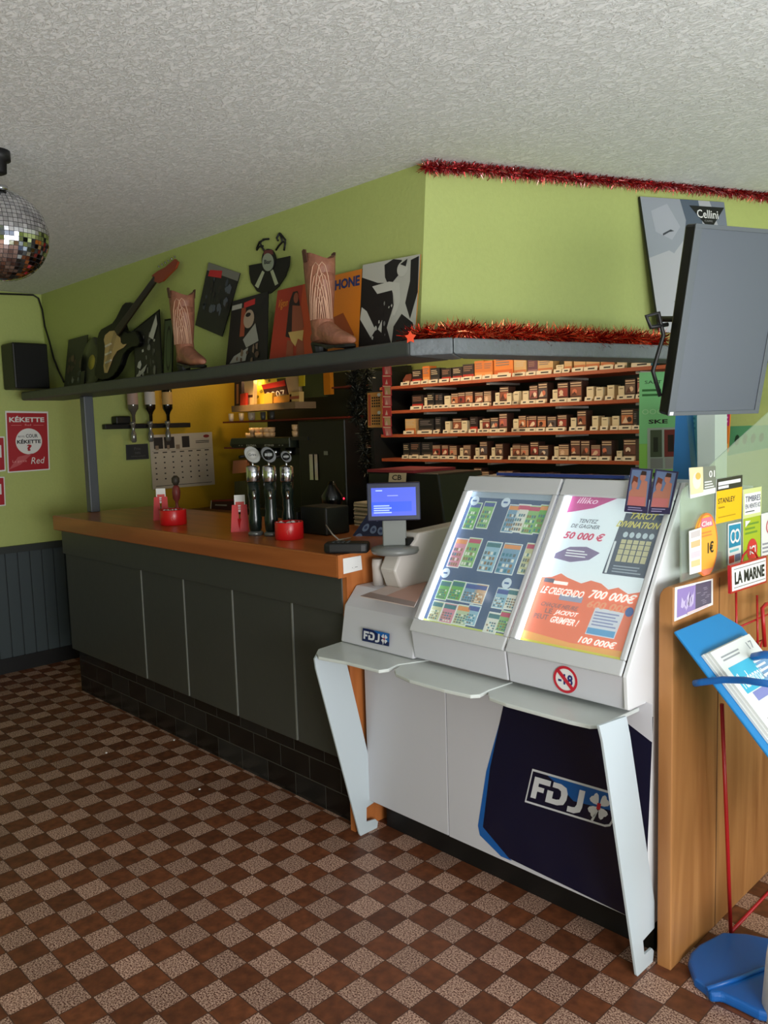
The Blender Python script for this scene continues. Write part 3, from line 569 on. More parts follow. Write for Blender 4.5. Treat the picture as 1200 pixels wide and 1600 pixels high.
# newspapers
R_ = random.Random(5)
for i, (du, dl, lab) in enumerate(((.04,.085,'bottom folded newspaper of the stack in the blue tray'), (.045,.088,'middle folded newspaper of the stack in the blue tray'), (.05,.09,'top newspaper in the blue tray with a blue masthead'))):
    b = MB(); o_ = TL+wy*(.028+.006*i)+sl*dl+tn*(.001+.007*i)
    c4 = [o_+sl*.55, o_+sl*.55+wy*.25, o_+wy*.25+sl*.0, o_]
    S = Sheet(b, *[q+tn*.006 for q in c4], .0004)
    if S.n.dot(tn) < 0: S.n = -S.n
    S.body(.006, mat((206,208,204), .7))
    if i == 2:
        S.rect(0,0,1,1, mat((222,226,224), .7), 1); gy = mat((150,155,160), .7); S.lines(.12,.93,.7,.965,2, gy, 2); S.text('17', .78,.93,.92,.97, gy, 2, .01)
        S.rect(.1,.76,.96,.90, mat((70,180,212), .7), 2); S.text("l'ardennais", .14,.78,.7,.86, mat((224,240,244), .7), 3, .02); S.poly([(.6,.76),(.96,.76),(.96,.9),(.7,.9)], mat((120,160,200), .7), 3)
        S.lines(.64,.78,.92,.88,4, mat((226,230,236), .7), 4); S.rect(.2,.71,.96,.755, mat((132,138,196), .7), 2); S.text('Le premier mot des', .12,.585,.82,.63, mat((70,72,78), .7), 3, .0); S.lines(.12,.54,.95,.57,2, gy, 2)
        S.poly([(.15,.25),(.75,.25),(.72,.36),(.6,.4),(.55,.5),(.46,.52),(.38,.47),(.36,.38),(.15,.34)], mat((168,172,178), .7), 2); S.rect(.12,.02,.95,.22, mat((150,140,165), .7), 2); S.rect(.3,.1,.45,.14, mat((200,90,90), .7), 3)
    else: S.rect(0,0,1,1, mat((212,214,210), .7), 1)
    tag(b.build('newspaper'), lab, 'newspaper', 'newspapers in the blue tray')
b = MB(); o_ = at(1234,1598,2,0.); b.lathe((o_.x+.005, o_.y+.02, .0), [(.075,0),(.08,.004),(.07,.16),(.066,.19),(.06,.185),(.06,.02)], mat((222,224,220), .5)); tag(b.build('white_bucket'), 'white plastic tub at the bottom right beside the blue rack base', 'tub')

# ------------------------------------------------------------------ portrait television on its bracket
BL = V((-1.11, 2.2, 1.567)); up_ = (V((0,0,1))*.506+NS*.103).normalized(); HT = .516; WT = .338; tvn = D.cross(up_).normalized()
if tvn.dot(NS) < 0: tvn = -tvn
t = thing('television', tuple(BL+D*.17), 'dark portrait screen tilted downwards beside the grey advert poster', 'television')
b = MB(); b.prism([BL, BL+D*WT, BL+D*WT+up_*HT, BL+up_*HT], -tvn*.04, mat((10,12,12), .4)); b.build('casing', t, .008)
b = MB(); S = Sheet(b, BL, BL+D*WT, BL+D*WT+up_*HT, BL+up_*HT)
if S.n.dot(tvn) < 0: S.n = -S.n
bz = mat((84,90,94), .4, spec=.4)
for r_ in ((0,0,1,.022),(0,.978,1,1),(0,.02,.07,.98),(.95,.02,1,.98)):
    b.prism([S.p(r_[0],r_[1]), S.p(r_[2],r_[1]), S.p(r_[2],r_[3]), S.p(r_[0],r_[3])], tvn*.004, bz)
b.build('bezel', t, .001)
b = MB(); S.mb = b; S.rect(.07,.022,.95,.978, mat((80,86,94), .35, spec=.5), 2); b.build('screen_panel', t)
b = MB(); S.mb = b; S.rect(.012,.004,.05,.022, WHT, 10); b.build('sticker', t)
b = MB(); br_ = BL+D*.17+up_*.27-tvn*.04; b.tube([br_, br_-tvn*.12-V((0,0,.01)), br_-tvn*.26-V((0,0,.02))], .01, BLK); b.box(br_-tvn*.05+V((-.05,-.05,-.06)), br_-tvn*.05+V((.03,.03,.06)), BLK)
b.build('wall_bracket', t, .004)
b = MB(); b.tube([BL+up_*.25-tvn*.05, BL+up_*.24-tvn*.06-D*.05, BL+up_*.27-tvn*.06-D*.07, BL+up_*.28-tvn*.06-D*.03, BL+up_*.22-tvn*.05-D*.01, BL+up_*.12-tvn*.05-D*.03, BL+up_*.05-tvn*.04], .006, BLK); b.build('cable', t)

# ------------------------------------------------------------------ advert poster on the hood
HP2 = (HP[0]+NS*.02, (HP[1]+V((0,0,.0))).normalized())
b = MB(); q = [at(x, y, HP2, None) for x, y in ((1018,520),(1145,535),(1131,316),(1000,307))]
q[0] += NS*.05; q[1] += NS*.05
S = Sheet(b, *q); S.body(.012, mat((26,28,32), .5)); S.rect(0,0,1,1, mat((176,178,184), .35), 1)
S.poly([(0,.55),(.25,.62),(.45,.55),(.55,.62),(.52,.8),(.5,1),(0,1)], mat((150,156,166), .35), 2); S.poly([(.1,.9),(.3,.96),(.42,.8),(.3,.7),(.12,.75)], mat((166,170,180), .35), 3)
S.poly([(.46,1),(.68,1),(.72,.6),(.62,.6),(.46,.75),(.5,.85)], mat((84,96,112), .35), 3); S.poly([(.82,1),(1,1),(1,.75),(.9,.8)], mat((120,128,142), .35), 3)
S.poly([(.2,.74),(.3,.775),(.34,.765),(.28,.755),(.2,.725)], mat((60,64,72), .35), 4); S.poly([(.22,.24),(.5,.4),(.5,.385),(.24,.225)], mat((104,106,116), .35), 4); S.poly([(.28,.26),(.42,.26),(.36,.33)], mat((150,148,158), .35), 3); S.poly([(.3,.2),(.7,.1),(.9,0),(.4,0)], mat((196,196,204), .35), 3)
S.poly([(.56,.96),(.99,.96),(.78,.79)], mat((18,20,22), .4), 5); S.text('Cellini', .64,.875,.90,.935, WHT, 7, .01); S.text('CAFFE', .72,.85,.82,.862, mat((150,150,150), .4), 7)
tag(b.build('cafe_poster'), 'large grey close up face poster reading Cellini leaning on the green hood', 'poster')

# ------------------------------------------------------------------ tinsel
def tinsel(name, pts, r, n, cols, label, seed, core=.18):
    R = random.Random(seed); mb = MB(); ms = [mat(c, .25, .8) for c in cols]; pts = [V(p) for p in pts]
    segs = [(pts[i], pts[i+1], (pts[i+1]-pts[i]).length) for i in range(len(pts)-1)]; tot = sum(s_[2] for s_ in segs)
    mb.tube(pts, r*core, ms[-1], 5)
    for i in range(n):
        d = R.random()*tot
        for a, c, l in segs:
            if d <= l: break
            d -= l
        p = a+(c-a)*min(1, d/l); dr = V((R.gauss(0,1), R.gauss(0,1), R.gauss(0,1))).normalized(); rr = r*R.uniform(.55,1.1)
        sd = dr.orthogonal().normalized()*R.uniform(.0012,.0028); tw = dr.cross(sd)*.6
        mb.add([p-sd, p+sd, p+dr*rr+tw, p+dr*rr-tw], [(0,1,2,3)], R.choice(ms))
    return tag(mb.build(name), label, 'tinsel')
reds = [(170,24,28),(196,60,50),(120,14,20),(225,140,120)]
hz = [at(x, y, (HP[0]+NS*.03, HP[1]), None) for x, y in ((668,254),(740,264),(840,273),(950,281),(1050,289),(1130,297),(1204,306),(1240,310))]
hz[0] = V((-2.06, 2.25, 2.485))
tinsel('tinsel_garland', hz, .040, 6500, [(206,70,76),(170,36,46),(226,160,160),(130,26,36),(190,60,60)], 'red tinsel garland strung along the ceiling edge of the hood', 1)
sh2 = []
for i in range(16):
    u = i/15; p = (P1*(1-u)+P2*u) if u > .06 else P0*1.0
    sh2.append(V((p.x-.035+.008*math.sin(i*2.1), p.y+.01, z1+.022+.006*math.sin(i*1.7))))
sh2[0] = V((-2.02, 2.10, z1+.02))
tinsel('tinsel_garland', sh2, .058, 5200, [(180,30,20),(214,70,36),(110,16,14),(226,120,80)], 'shaggy red tinsel lying on the light grey shelf corner', 2)
b = MB(); c_ = at(667,524,1,2.02); pts = []
for i in range(10): a = math.pi/2+i*math.pi/5; r_ = .022 if i % 2 == 0 else .012; pts.append(c_+V((.82*math.cos(a), .45*math.cos(a)-.0, math.sin(a)))*r_)
dl_ = V((P0.x+.012, P0.y-.004, c_.z))-c_; b.prism([p_+dl_ for p_ in pts], V((.002,-.003,0)), mat((240,80,40), .5)); tag(b.build('star_ornament'), 'small orange red star hanging over the light shelf corner', 'ornament')

# ------------------------------------------------------------------ album covers, records, boots, guitar on the shelf
LEAN = (V((0, 2.245, 2.2)), V((0, 1, -.22)))
WALL = (V((0, 2.255, 2.2)), V((0, 1, 0)))
def cover(q, fn, label, base=(24,24,24), pl=LEAN, name='record_sleeve', cat='record sleeve', th=.004):
    b = MB(); S = Sheet(b, *[at(x, y, pl, None) for x, y in q]); S.body(th, mat(base, .6, spec=.2)); fn(S); return tag(b.build(name), label, cat, 'record sleeves above the bar' if name == 'record_sleeve' else None)
def blobs(S, seed, n, cols, box=(0,0,1,1), smin=.03, smax=.12, k0=2):
    R = random.Random(seed)
    for i in range(n):
        u = R.uniform(box[0], box[2]); v = R.uniform(box[1], box[3]); a = R.uniform(smin, smax); c = R.choice(cols); m = R.randint(4, 7); ph = R.random()*6; asp = R.uniform(.4, 1.4)
        S.poly([(min(.99,max(.01,u+a*asp*R.uniform(.6,1)*math.cos(ph+2*math.pi*j/m))), min(.99,max(.01,v+a*R.uniform(.6,1)*math.sin(ph+2*math.pi*j/m)))) for j in range(m)], mat(c, .5), k0+(i % 6))
def f(S): S.rect(0,0,1,1, mat((40,44,34), .5), 1); blobs(S, 1, 12, [(92,74,58),(70,60,48)], (.1,.3,.8,.6)); blobs(S, 2, 12, [(120,124,120),(60,66,66)], (.1,0,.8,.3), .02,.09)
cover(((100,604),(131,602),(137,523),(107,531)), f, 'dark sleeve with blurred figures, nearest the black speaker')
# vinyl record
cr_ = at(144,566,(V((0,2.20,2)), V((0,1,-.15))), None); b = MB(); axn = V((0,-1,.15)).normalized()
b.lathe(cr_, [(.02,0),(.148,0),(.15,.0015),(.148,.003),(.05,.003)], mat((14,16,14), .25), 36, axn); b.lathe(cr_+axn*.0032, [(.005,0),(.045,0),(.045,.001),(.004,.001)], mat((150,140,50), .5), 24, axn)
tag(b.build('vinyl_record'), 'black vinyl record with yellow label leaning left of the guitar', 'record')
def f(S): S.rect(.03,.03,.97,.97, mat((22,22,22), .5), 1); blobs(S, 4, 26, [(196,196,190),(120,120,116),(60,60,60)], (.15,.1,.85,.75), .02,.09); S.poly([(.6,.7),(.9,.95),(.93,.8),(.75,.62)], mat((206,206,200), .5), 9); S.poly([(.05,.1),(.4,.2),(.5,.3),(.1,.18)], mat((180,180,176), .5), 9)
cover(((211,604),(254,595),(249,483),(209,515)), f, 'black and white sleeve between the guitar and the left boot')
def f(S): S.rect(.08,.04,.92,.97, mat((66,84,50), .4), 1); S.ring(.55,.5,.3,.38,.18, mat((24,28,20), .5), 2)
cover(((255,592),(269,590),(271,497),(257,499)), f, 'thin black framed green picture half hidden behind the left boot', (14,16,12), name='framed_picture', cat='picture frame')
def f(S): S.rect(0,.88,1,1, mat((120,120,112), .5), 1); S.poly([(.08,.8),(.5,.84),(.48,.95),(.1,.9)], mat((190,34,44), .5), 3); S.rect(0,0,1,.88, mat((32,32,34), .5), 1); blobs(S, 6, 22, [(60,66,78),(84,90,100),(46,40,40)], (.1,.3,.9,.8), .03,.11)
cover(((305,508),(347,526),(375,427),(326,410)), f, 'dark sleeve with red title, hung tilted high on the hood', pl=WALL)
def f(S): S.rect(0,0,1,1, mat((22,22,22), .5), 1); S.rect(.02,.86,.3,.93, mat((170,170,160), .5), 2); S.poly([(.36,.85),(.66,.87),(.66,.95),(.36,.93)], mat((190,40,40), .5), 2); S.rect(.3,.45,.42,.86, mat((150,70,44), .5), 2); S.disc(.52,.68,.14,.13, mat((170,150,128), .5), 4); S.disc(.5,.74,.07,.03, BLK, 5); S.poly([(.4,.4),(.7,.6),(.8,.35),(.5,.28)], mat((150,150,140), .5), 5); S.poly([(.2,.18),(.55,.28),(.5,.1),(.1,.08)], mat((160,160,150), .5), 5); blobs(S, 9, 8, [(90,70,56),(120,100,80)], (.3,.1,.8,.4), .03, .08, 6)
cover(((352,578),(417,572),(419,455),(363,471)), f, 'black sleeve with a bearded guitar player below the antler clock')
def f(S): S.rect(0,0,1,1, mat((166,52,30), .5), 1); S.poly([(.6,0),(1,0),(1,1),(.8,1)], mat((196,76,34), .5), 2); bk = mat((40,20,16), .5); S.poly([(.35,.35),(.4,.8),(.5,.93),(.64,.93),(.7,.75),(.66,.5),(.55,.3)], bk, 3); sk = mat((150,78,52), .5); S.disc(.6,.84,.07,.07, sk, 5); S.poly([(.5,.75),(.74,.72),(.8,.45),(.72,.35),(.5,.35),(.5,.5)], sk, 4); S.poly([(.42,.4),(.8,.4),(.76,.26),(.66,.3),(.6,.2),(.5,.28)], mat((206,170,100), .5), 6); S.poly([(.4,.3),(.55,.28),(.55,0),(.38,0)], sk, 4); S.poly([(.62,.28),(.78,.3),(.8,0),(.62,0)], sk, 4); S.text('Vigon', .05,.72,.33,.86, mat((230,150,50), .5), 4, .0, .05)
cover(((420,570),(492,563),(484,442),(434,454)), f, 'red orange sleeve with a standing long haired figure, left of right boot')
def f(S): S.rect(0,0,1,1, mat((214,124,28), .5), 1); S.text('TELEPHONE', -.0,.80,.97,.93, mat((34,50,104), .5), 4, .04); S.poly([(.0,.4),(.65,.5),(.9,.2),(.7,.12),(.3,.3)], mat((150,70,26), .5), 3)
cover(((492,560),(560,548),(566,420),(489,438)), f, 'orange sleeve with blue capital letters behind the right boot')
def f(S):
    S.rect(0,0,1,1, mat((186,186,176), .5), 1); bk = mat((20,20,20), .5)
    S.poly([(.0,.85),(.3,.75),(.55,.72),(.6,.45),(.5,.2),(.6,0),(0,0)], bk, 2); S.poly([(.4,.95),(.55,1.),(.7,.97),(.66,.8),(.5,.68),(.42,.8)], bk, 2); S.poly([(.85,.95),(.98,.98),(1,.55),(.9,.25),(.8,.45),(.86,.7)], bk, 2); S.poly([(.6,0),(.62,.2),(.75,.33),(.95,.2),(1,.05),(1,0)], bk, 2)
    wm = mat((196,196,186), .5); S.poly([(.2,.72),(.5,.74),(.68,.7),(.72,.5),(.64,.32),(.58,.34),(.62,.5),(.56,.63),(.3,.62)], wm, 4); S.poly([(.02,.5),(.12,.44),(.3,.2),(.22,.12),(.0,.36)], wm, 4); S.disc(.72,.86,.09,.09, wm, 5); blobs(S, 12, 16, [(20,20,20),(190,190,180),(120,120,116)], (.25,.1,.6,.5), .015,.04, 6); S.poly([(.35,.2),(.42,.3),(.42,.15)], wm, 8); S.poly([(.68,.92),(.8,.97),(.78,.88)], bk, 7)
cover(((561,548),(648,530),(657,397),(567,414)), f, 'large black and white sleeve of embracing figures, rightmost on the bar shelf', (180,120,50))
# antler clock
b = MB(); WP = (V((0, 2.262, 2.2)), V((0,1,0)))
def w2(x, y): return at(280+x*.35, 340+y*.35, WP, None)
b.prism([w2(x, y) for x, y in ((316,214),(376,203),(405,245),(436,186),(497,172),(494,215),(478,262),(448,308),(412,338),(390,345),(352,330),(325,290),(317,250))], (0,-.006,0), BLK)
t2 = thing('wall_clock', tuple(w2(405,345)), 'black cut vinyl wall clock with antlers on the green hood', 'clock')
b.build('record_body', t2)
b = MB(); e_ = [w2(405+30*math.cos(a*math.pi/12), 192+52*math.sin(a*math.pi/12)) for a in range(24)]; b.prism(e_, (0,-.009,0), BLK); e_ = [w2(404+25*math.cos(a*math.pi/12), 200+40*math.sin(a*math.pi/12))+V((0,-.009,0)) for a in range(24)]; b.prism(e_, (0,-.002,0), mat((150,160,140), .5))
S = Sheet(b, *[w2(x, y)+V((0,-.0115,0)) for x, y in ((385,212),(425,208),(425,185),(385,188))]); S.text('Bar', .1,.1,.9,.9, INK, 1, .02); S2 = Sheet(b, *[w2(x, y)+V((0,-.0092,0)) for x, y in ((384,168),(428,165),(424,145),(388,147))]); S2.rect(0,0,1,1, mat((104,50,50), .5), 1); b.build('dial', t2)
for h_ in (((378,238),(345,305),(358,315),(386,245)), ((413,240),(435,304),(447,295),(424,233))):
    b = MB(); b.prism([w2(x, y)+V((0,-.006,0)) for x, y in h_], (0,-.003,0), mat((176,184,150), .5)); b.build('pale_wedge', t2)
for h_ in (((385,150),(372,130),(366,112),(380,98),(404,96)), ((378,128),(360,130),(350,146)), ((382,100),(362,110),(350,140)), ((436,146),(450,125),(466,108),(478,112),(472,148)), ((466,108),(458,85),(452,70)), ((452,70),(440,92),(446,104)), ((476,118),(478,100),(456,72))):
    b = MB(); b.tube([w2(x, y)+V((0,-.005,0)) for x, y in h_], .0045, BLK); b.build('antler', t2)
# guitar
t2 = thing('electric_guitar', tuple(at(165,590,1,2.2)), 'black electric guitar with cream pickguard leaning on the hood', 'guitar')
GP = (V((0,2.19,2.05)), V((0,1,-.16))); g7 = lambda x, y: at(120+x*.18333, 480+y*.18333, GP, None)
body = [(205,185),(250,160),(300,132),(330,90),(355,40),(385,-20),(410,-42),(445,-45),(478,-30),(485,-15),(470,10),(440,40),(400,100),(385,140),(400,190),(440,215),(470,195),(500,200),(530,250),(540,300),(515,335),(470,340),(430,365),(400,400),(385,440),(370,490),(345,540),(310,585),(270,612),(220,622),(175,612),(150,580),(150,520),(165,460),(172,400),(168,330),(172,260),(185,215)]
gd_ = V((0,-.035,.004))
b = MB(); b.prism([g7(x, y)-gd_ for x, y in body], gd_, mat((9,9,9), .4, spec=.25)); b.build('body', t2, .008, 3)
b = MB(); b.prism([g7(x, y)+gd_*.02 for x, y in ((325,200),(285,205),(245,240),(235,280),(245,330),(240,430),(232,500),(240,560),(262,560),(285,500),(310,430),(345,375),(400,345),(425,315),(395,318),(376,300),(372,260),(345,235))], gd_*.08, mat((196,166,112), .4)); b.build('pickguard', t2)
b = MB()
for y_ in (330,400,470): b.prism([g7(x, yy)+gd_*.1 for x, yy in ((250,y_),(300,y_-25),(302,y_-10),(252,y_+16))], gd_*.15, mat((220,210,190), .3))
b.build('pickup', t2)
n0, n1 = g7(355,215)+gd_*.1, at(246,436,GP,None)+gd_*.1; nd = (n1-n0).normalized(); nw = nd.cross(V((0,-1,0))).normalized()*.022
b = MB(); b.prism([n0-nw*1.15, n0+nw*1.15, n1+nw*.9, n1-nw*.9], V((0,-.012,0)), mat((44,34,26), .4)); b.build('neck', t2, .003)
b = MB(); hp = [(244,440),(241,431),(250,424),(262,418),(270,411),(277,405),(282,410),(278,420),(268,430),(258,440),(251,443)]
b.prism([at(x, y, GP, None)+gd_*.1 for x, y in hp], V((0,-.012,0)), mat((150,62,34), .35)); b.build('headstock', t2, .002)
for i in range(6):
    c_ = at(250+i*5, 422-i*3, GP, None)+gd_*.1+V((0,0,.012)); b = MB(); b.lathe(c_, [(.004,0),(.006,.004),(.005,.012)], CHROME, 8, (-.4,0,.9)); b.build('tuning_peg', t2)
b = MB()
for i in range(6):
    o1 = nw*(-.8+.32*i); b.tube([g7(262,520)+gd_*.3+o1*.9, n0+o1+V((0,-.014,0)), n1+o1*.7+V((0,-.014,0))], .0004, mat((60,60,58), .5), 4)
b.build('strings', t2)
# cowboy boots
def boot(foot, hgt, ang, label, lean=0.):
    t2 = thing('cowboy_boot', tuple(foot), label, 'boot', 'cowboy boots on the shelf')
    ca, sa = math.cos(ang), math.sin(ang); o = V(foot)
    def P(x, y_, z): return o+V((x*ca-y_*sa, x*sa+y_*ca, z))*(hgt/.37)
    m = mat((150,98,76), .5, noise=.5, bump=.6, scale=30); n = 20; b = MB(); rs = []
    # shaft
    for z, a, w_, cx in ((.045,.060,.034,-.022),(.075,.062,.038,-.020),(.105,.056,.040,-.026),(.135,.054,.041,-.032),(.18,.060,.046,-.034),(.24,.067,.051,-.034),(.30,.072,.054,-.034),(.345,.074,.056,-.034)):
        rs.append([P(cx+a*math.cos(t_), w_*math.sin(t_), z + (.028*abs(math.sin(t_))**2 - .012 if z > .34 else 0)) for t_ in [2*math.pi*j/n for j in range(n)]])
    rs2 = [[p+(V((o.x,o.y,p.z))-p)*.08 for p in rs[-1]], [p+(V((o.x,o.y,p.z))-p)*.08-V((0,0,.08)) for p in rs[-1]]]
    b.rings(rs+rs2, m); b.build('shaft', t2)
    b = MB(); rs = []
    for x, w_, zt, zb_ in ((-.085,.012,.06,.035),(-.075,.028,.085,.034),(-.04,.036,.11,.034),(.0,.037,.125,.03),(.04,.036,.105,.02),(.08,.040,.082,.014),(.12,.040,.066,.012),(.16,.030,.052,.012),(.19,.018,.042,.014),(.205,.007,.032,.018)):
        rs.append([P(x, w_*math.cos(t_), (zt+zb_)/2+(zt-zb_)/2*math.sin(t_)) for t_ in [2*math.pi*j/n for j in range(n)]])
    b.rings(rs, m); b.build('vamp', t2)
    b = MB(); sole = [(-.09,-.02),(-.05,-.036),(.03,-.036),(.08,-.043),(.13,-.04),(.18,-.022),(.21,0),(.18,.022),(.13,.04),(.08,.043),(.03,.036),(-.05,.036),(-.09,.02)]
    kk = MB(); zs = lambda x: .034 if x < -.02 else (.034-.03*min(1,(x+.02)/.1))
    b.add([P(x, y_, zs(x)) for x, y_ in sole]+[P(x, y_, zs(x)+.009) for x, y_ in sole], [list(range(13))[::-1], list(range(13,26))]+[(j,(j+1)%13,13+(j+1)%13,13+j) for j in range(13)], BLK); b.build('sole', t2)
    b = MB(); b.rings([[P(-.055+.030*math.cos(t_)*s_-.0, .032*math.sin(t_)*s_, z) for t_ in [2*math.pi*j/12 for j in range(12)]] for z, s_ in ((0,.85),(.036,1.05))], BLK, smooth=False); b.build('heel', t2)
    st = mat((204,160,132), .5)
    for kx in (-1, 1):
        for q in range(4):
            b = MB() if q == 0 else b
            pts = []
            for i in range(9):
                u = i/8; t_ = kx*(-.0)+ (math.pi*1.5 if kx > 0 else math.pi*.5); aa = t_+ (.75 if kx > 0 else -2.0) + (u-.5)*1.5*(.4+.2*q)
                z = .12+.2*(1-(2*u-1)**2)*(.4+.2*q); cx = -.034; a_ = .062+ (z-.12)*.05; w_ = .0445+(z-.13)*.06
                pts.append(P(cx+(a_+.001)*math.cos(aa), (w_+.001)*math.sin(aa), z))
            b.tube(pts, .0022, st, 5)
        b.build('stitching', t2)
    for kx in (-1, 1):
        b = MB(); b.prism([P(-.05, kx*.055, .33), P(-.018, kx*.055, .33), P(-.018, kx*.060, .37), P(-.034, kx*.062, .374), P(-.05, kx*.060, .37)], V((0,.003*kx,0)), mat((90,56,44), .6)); b.build('pull_tab', t2)
def shelfpt(x, yY): q = at(x, 560, 1, yY); return V((q.x, yY, z1))
boot(shelfpt(293, 2.07), .385, -.2, 'left tan cowboy boot standing between small frame and tilted sleeve')
boot(shelfpt(511, 2.07), .385, -.22, 'right tan cowboy boot standing before the orange sleeves')

# ------------------------------------------------------------------ end wall: speaker, cable, posters
t2 = thing('wall_speaker', tuple(at(45,606,0,-5.45)), 'black box loudspeaker on the green end wall above the shelf end', 'loudspeaker')
a_, c_ = at(24,607,0,-5.38), at(74,537,0,-5.38)
b = MB(); b.box((-5.58, a_.y, a_.z), (-5.38, c_.y, c_.z), BLK); b.build('cabinet', t2, .01)
b = MB(); b.box((-5.38, a_.y+.012, a_.z+.012), (-5.372, c_.y-.012, c_.z-.012), mat((8,9,9), .8)); b.build('grille', t2)
b = MB(); b.box((-5.6, a_.y+.08, a_.z+.08), (-5.57, a_.y+.14, a_.z+.16), BLK); b.build('bracket', t2)
b = MB(); cp_ = [(-20,458),(0,459),(30,460),(52,461),(60,466),(66,484),(70,510),(77,533),(84,560),(92,580),(100,597)]; b.tube([at(x, y, 0, -5.575) if x < 66 else at(x, y, 1, 2.25) for x, y in cp_], .006, BLK); tag(b.build('speaker_cable'), 'black cable running along the ceiling down behind the speaker', 'cable')
def f(S):
    rd = mat((172,26,40), .4); S.rect(.03,.02,.97,.97, rd, 1); S.text('KÉKETTE', .08,.82,.9,.92, WHT, 3, .03); S.text('Red', .44,.755,.58,.79, mat((226,150,150), .4), 3); S.rect(.12,.765,.36,.77, mat((226,150,150), .4), 3); S.rect(.64,.765,.88,.77, mat((226,150,150), .4), 3)
    S.disc(.52,.5,.31,.215, WHT, 2, 40); S.text('PETITE', .27,.565,.42,.595, INK, 4); S.text('COUR', .45,.56,.73,.62, INK, 4, .02); S.text('KÉKETTE', .24,.465,.8,.54, INK, 4, .035); S.text('?', .46,.34,.58,.45, rd, 4, .05)
    S.poly([(.03,.05),(.25,.25),(.6,.3),(.3,.12)], mat((196,90,96), .35), 2); S.text('Red', .55,.12,.85,.23, WHT, 4, .0, .03); S.text('La garce', .12,.15,.45,.2, mat((230,160,160), .4), 4)
b = MB(); S = Sheet(b, *[at(x, y, 0, -5.59) for x, y in ((12,739),(78,734),(75,643),(8,642))]); S.body(.003, WHT); f(S); tag(b.build('beer_poster'), 'complete red poster reading KÉKETTE with white round badge on end wall', 'poster', 'red beer posters')
for y0_, y1_, lab in ((682,736,'red and white poster cut by the left edge, upper one'), (745,790,'red and white poster cut by the left edge, lower one')):
    b = MB(); S = Sheet(b, *[at(x, y, 0, -5.59) for x, y in ((-50,y1_+6),(9,y1_),(7,y0_),(-52,y0_-1))]); S.body(.003, WHT); S.rect(.02,.04,.97,.96, mat((172,26,40), .4), 1); S.rect(.3,.4,.9,.75, WHT, 2); tag(b.build('beer_poster'), lab, 'poster', 'red beer posters')

# bottle dispenser, slate, calendar on the end wall
t2 = thing('bottle_rack', tuple(at(230,670,0,-5.5)), 'black wall bar with optics holding three inverted bottles', 'rack')
a_, c_ = at(165,672,0,-5.53), at(298,665,0,-5.53); b = MB(); b.box((-5.58, a_.y, 1.60), (-5.53, c_.y, 1.635), BLK); b.build('rail', t2, .003)
for x in (208, 235, 262):
    q = at(x, 668, 0, -5.48); b = MB(); b.lathe((-5.48, q.y, 1.50), [(.012,0),(.02,.01),(.02,.06),(.012,.08),(.012,.12),(.02,.13),(.02,.15)], mat((150,150,150), .2, .6), 16); b.build('optic', t2)
    b = MB(); b.box((-5.53,q.y-.008,1.61),(-5.48,q.y+.008,1.625), BLK); b.build('bracket', t2)
for x, c1, c2, lab in ((208,(90,86,78),(176,150,140),'clear inverted bottle with pale label, leftmost on the wall rack'), (235,(30,24,18),(200,196,190),'dark inverted bottle with white label, middle of the wall rack'), (262,(16,16,14),(196,160,100),'dark inverted bottle with yellow label, rightmost on the wall rack')):
    q = at(x, 640, 0, -5.47); z = 1.65; t3 = thing('spirit_bottle', (-5.47, q.y, z), lab, 'bottle', 'inverted spirit bottles')
    b = MB(); b.lathe((-5.47, q.y, z), [(.012,0),(.013,.045),(.02,.065),(.037,.09),(.038,.12),(.038,.27),(.03,.29),(.002,.292)], mat(c1, .1, coat=.6), 20); b.build('bottle_glass', t3)
    b = MB(); b.lathe((-5.47, q.y, z+.12), [(.0385,0),(.0388,0.001),(.0388,.09),(.0385,.091)], mat(c2, .6), 20); b.build('bottle_label', t3)
b = MB(); b.box((-5.58, at(182,660,0,-5.5).y, 1.635), (-5.5, at(205,660,0,-5.5).y, 1.69), BLK); tag(b.build('small_radio', None, .008), 'small black box sitting on the left end of the bottle rail', 'box')
b = MB(); S = Sheet(b, *[at(x, y, 0, -5.59) for x, y in ((198,719),(233,717),(231,693),(197,695))]); S.body(.006, mat((58,60,62), .6)); S.ring(.5,.5,.5,.5,.0, BLK); S.rect(.04,.06,.96,.94, mat((44,47,50), .6), 1); S.text('Prix', .36,.62,.64,.8, mat((90,94,96), .6), 2); S.text('nets', .38,.36,.62,.52, mat((90,94,96), .6), 2); S.text('service compris', .2,.14,.85,.28, mat((90,94,96), .6), 2)
tag(b.build('slate_sign'), 'small grey slate sign hanging under the bottle rail', 'sign')
b = MB(); S = Sheet(b, *[at(x, y, 0, -5.59) for x, y in ((239,765),(336,757),(331,675),(233,680))]); S.body(.003, mat((206,196,180), .6)); ink = mat((50,44,44), .6)
for u0, u1 in ((.06,.2),(.22,.38),(.5,.62)): S.rect(u0,.74,u1,.95, ink, 1)
for u0, u1 in ((.08,.13),(.26,.3),(.4,.46)): S.rect(u0,.72,u1,.8, mat((150,130,110), .6), 2)
S.disc(.9,.93,.05,.03, mat((140,40,40), .6), 2); S.lines(.72,.8,.95,.86,2, ink, 1); S.rect(.03,.70,.97,.703, ink, 1)
for i in range(7):
    S.rect(.05+i*.135,.66,.12+i*.135,.68, ink, 1)
    for j in range(5): S.rect(.06+i*.135,.57-j*.1,.085+i*.135,.595-j*.1, ink, 1)
S.rect(.05,.05,.95,.06, ink, 1)
tag(b.build('wall_calendar'), 'large white wall calendar with small photos on the yellow painted wall', 'calendar')

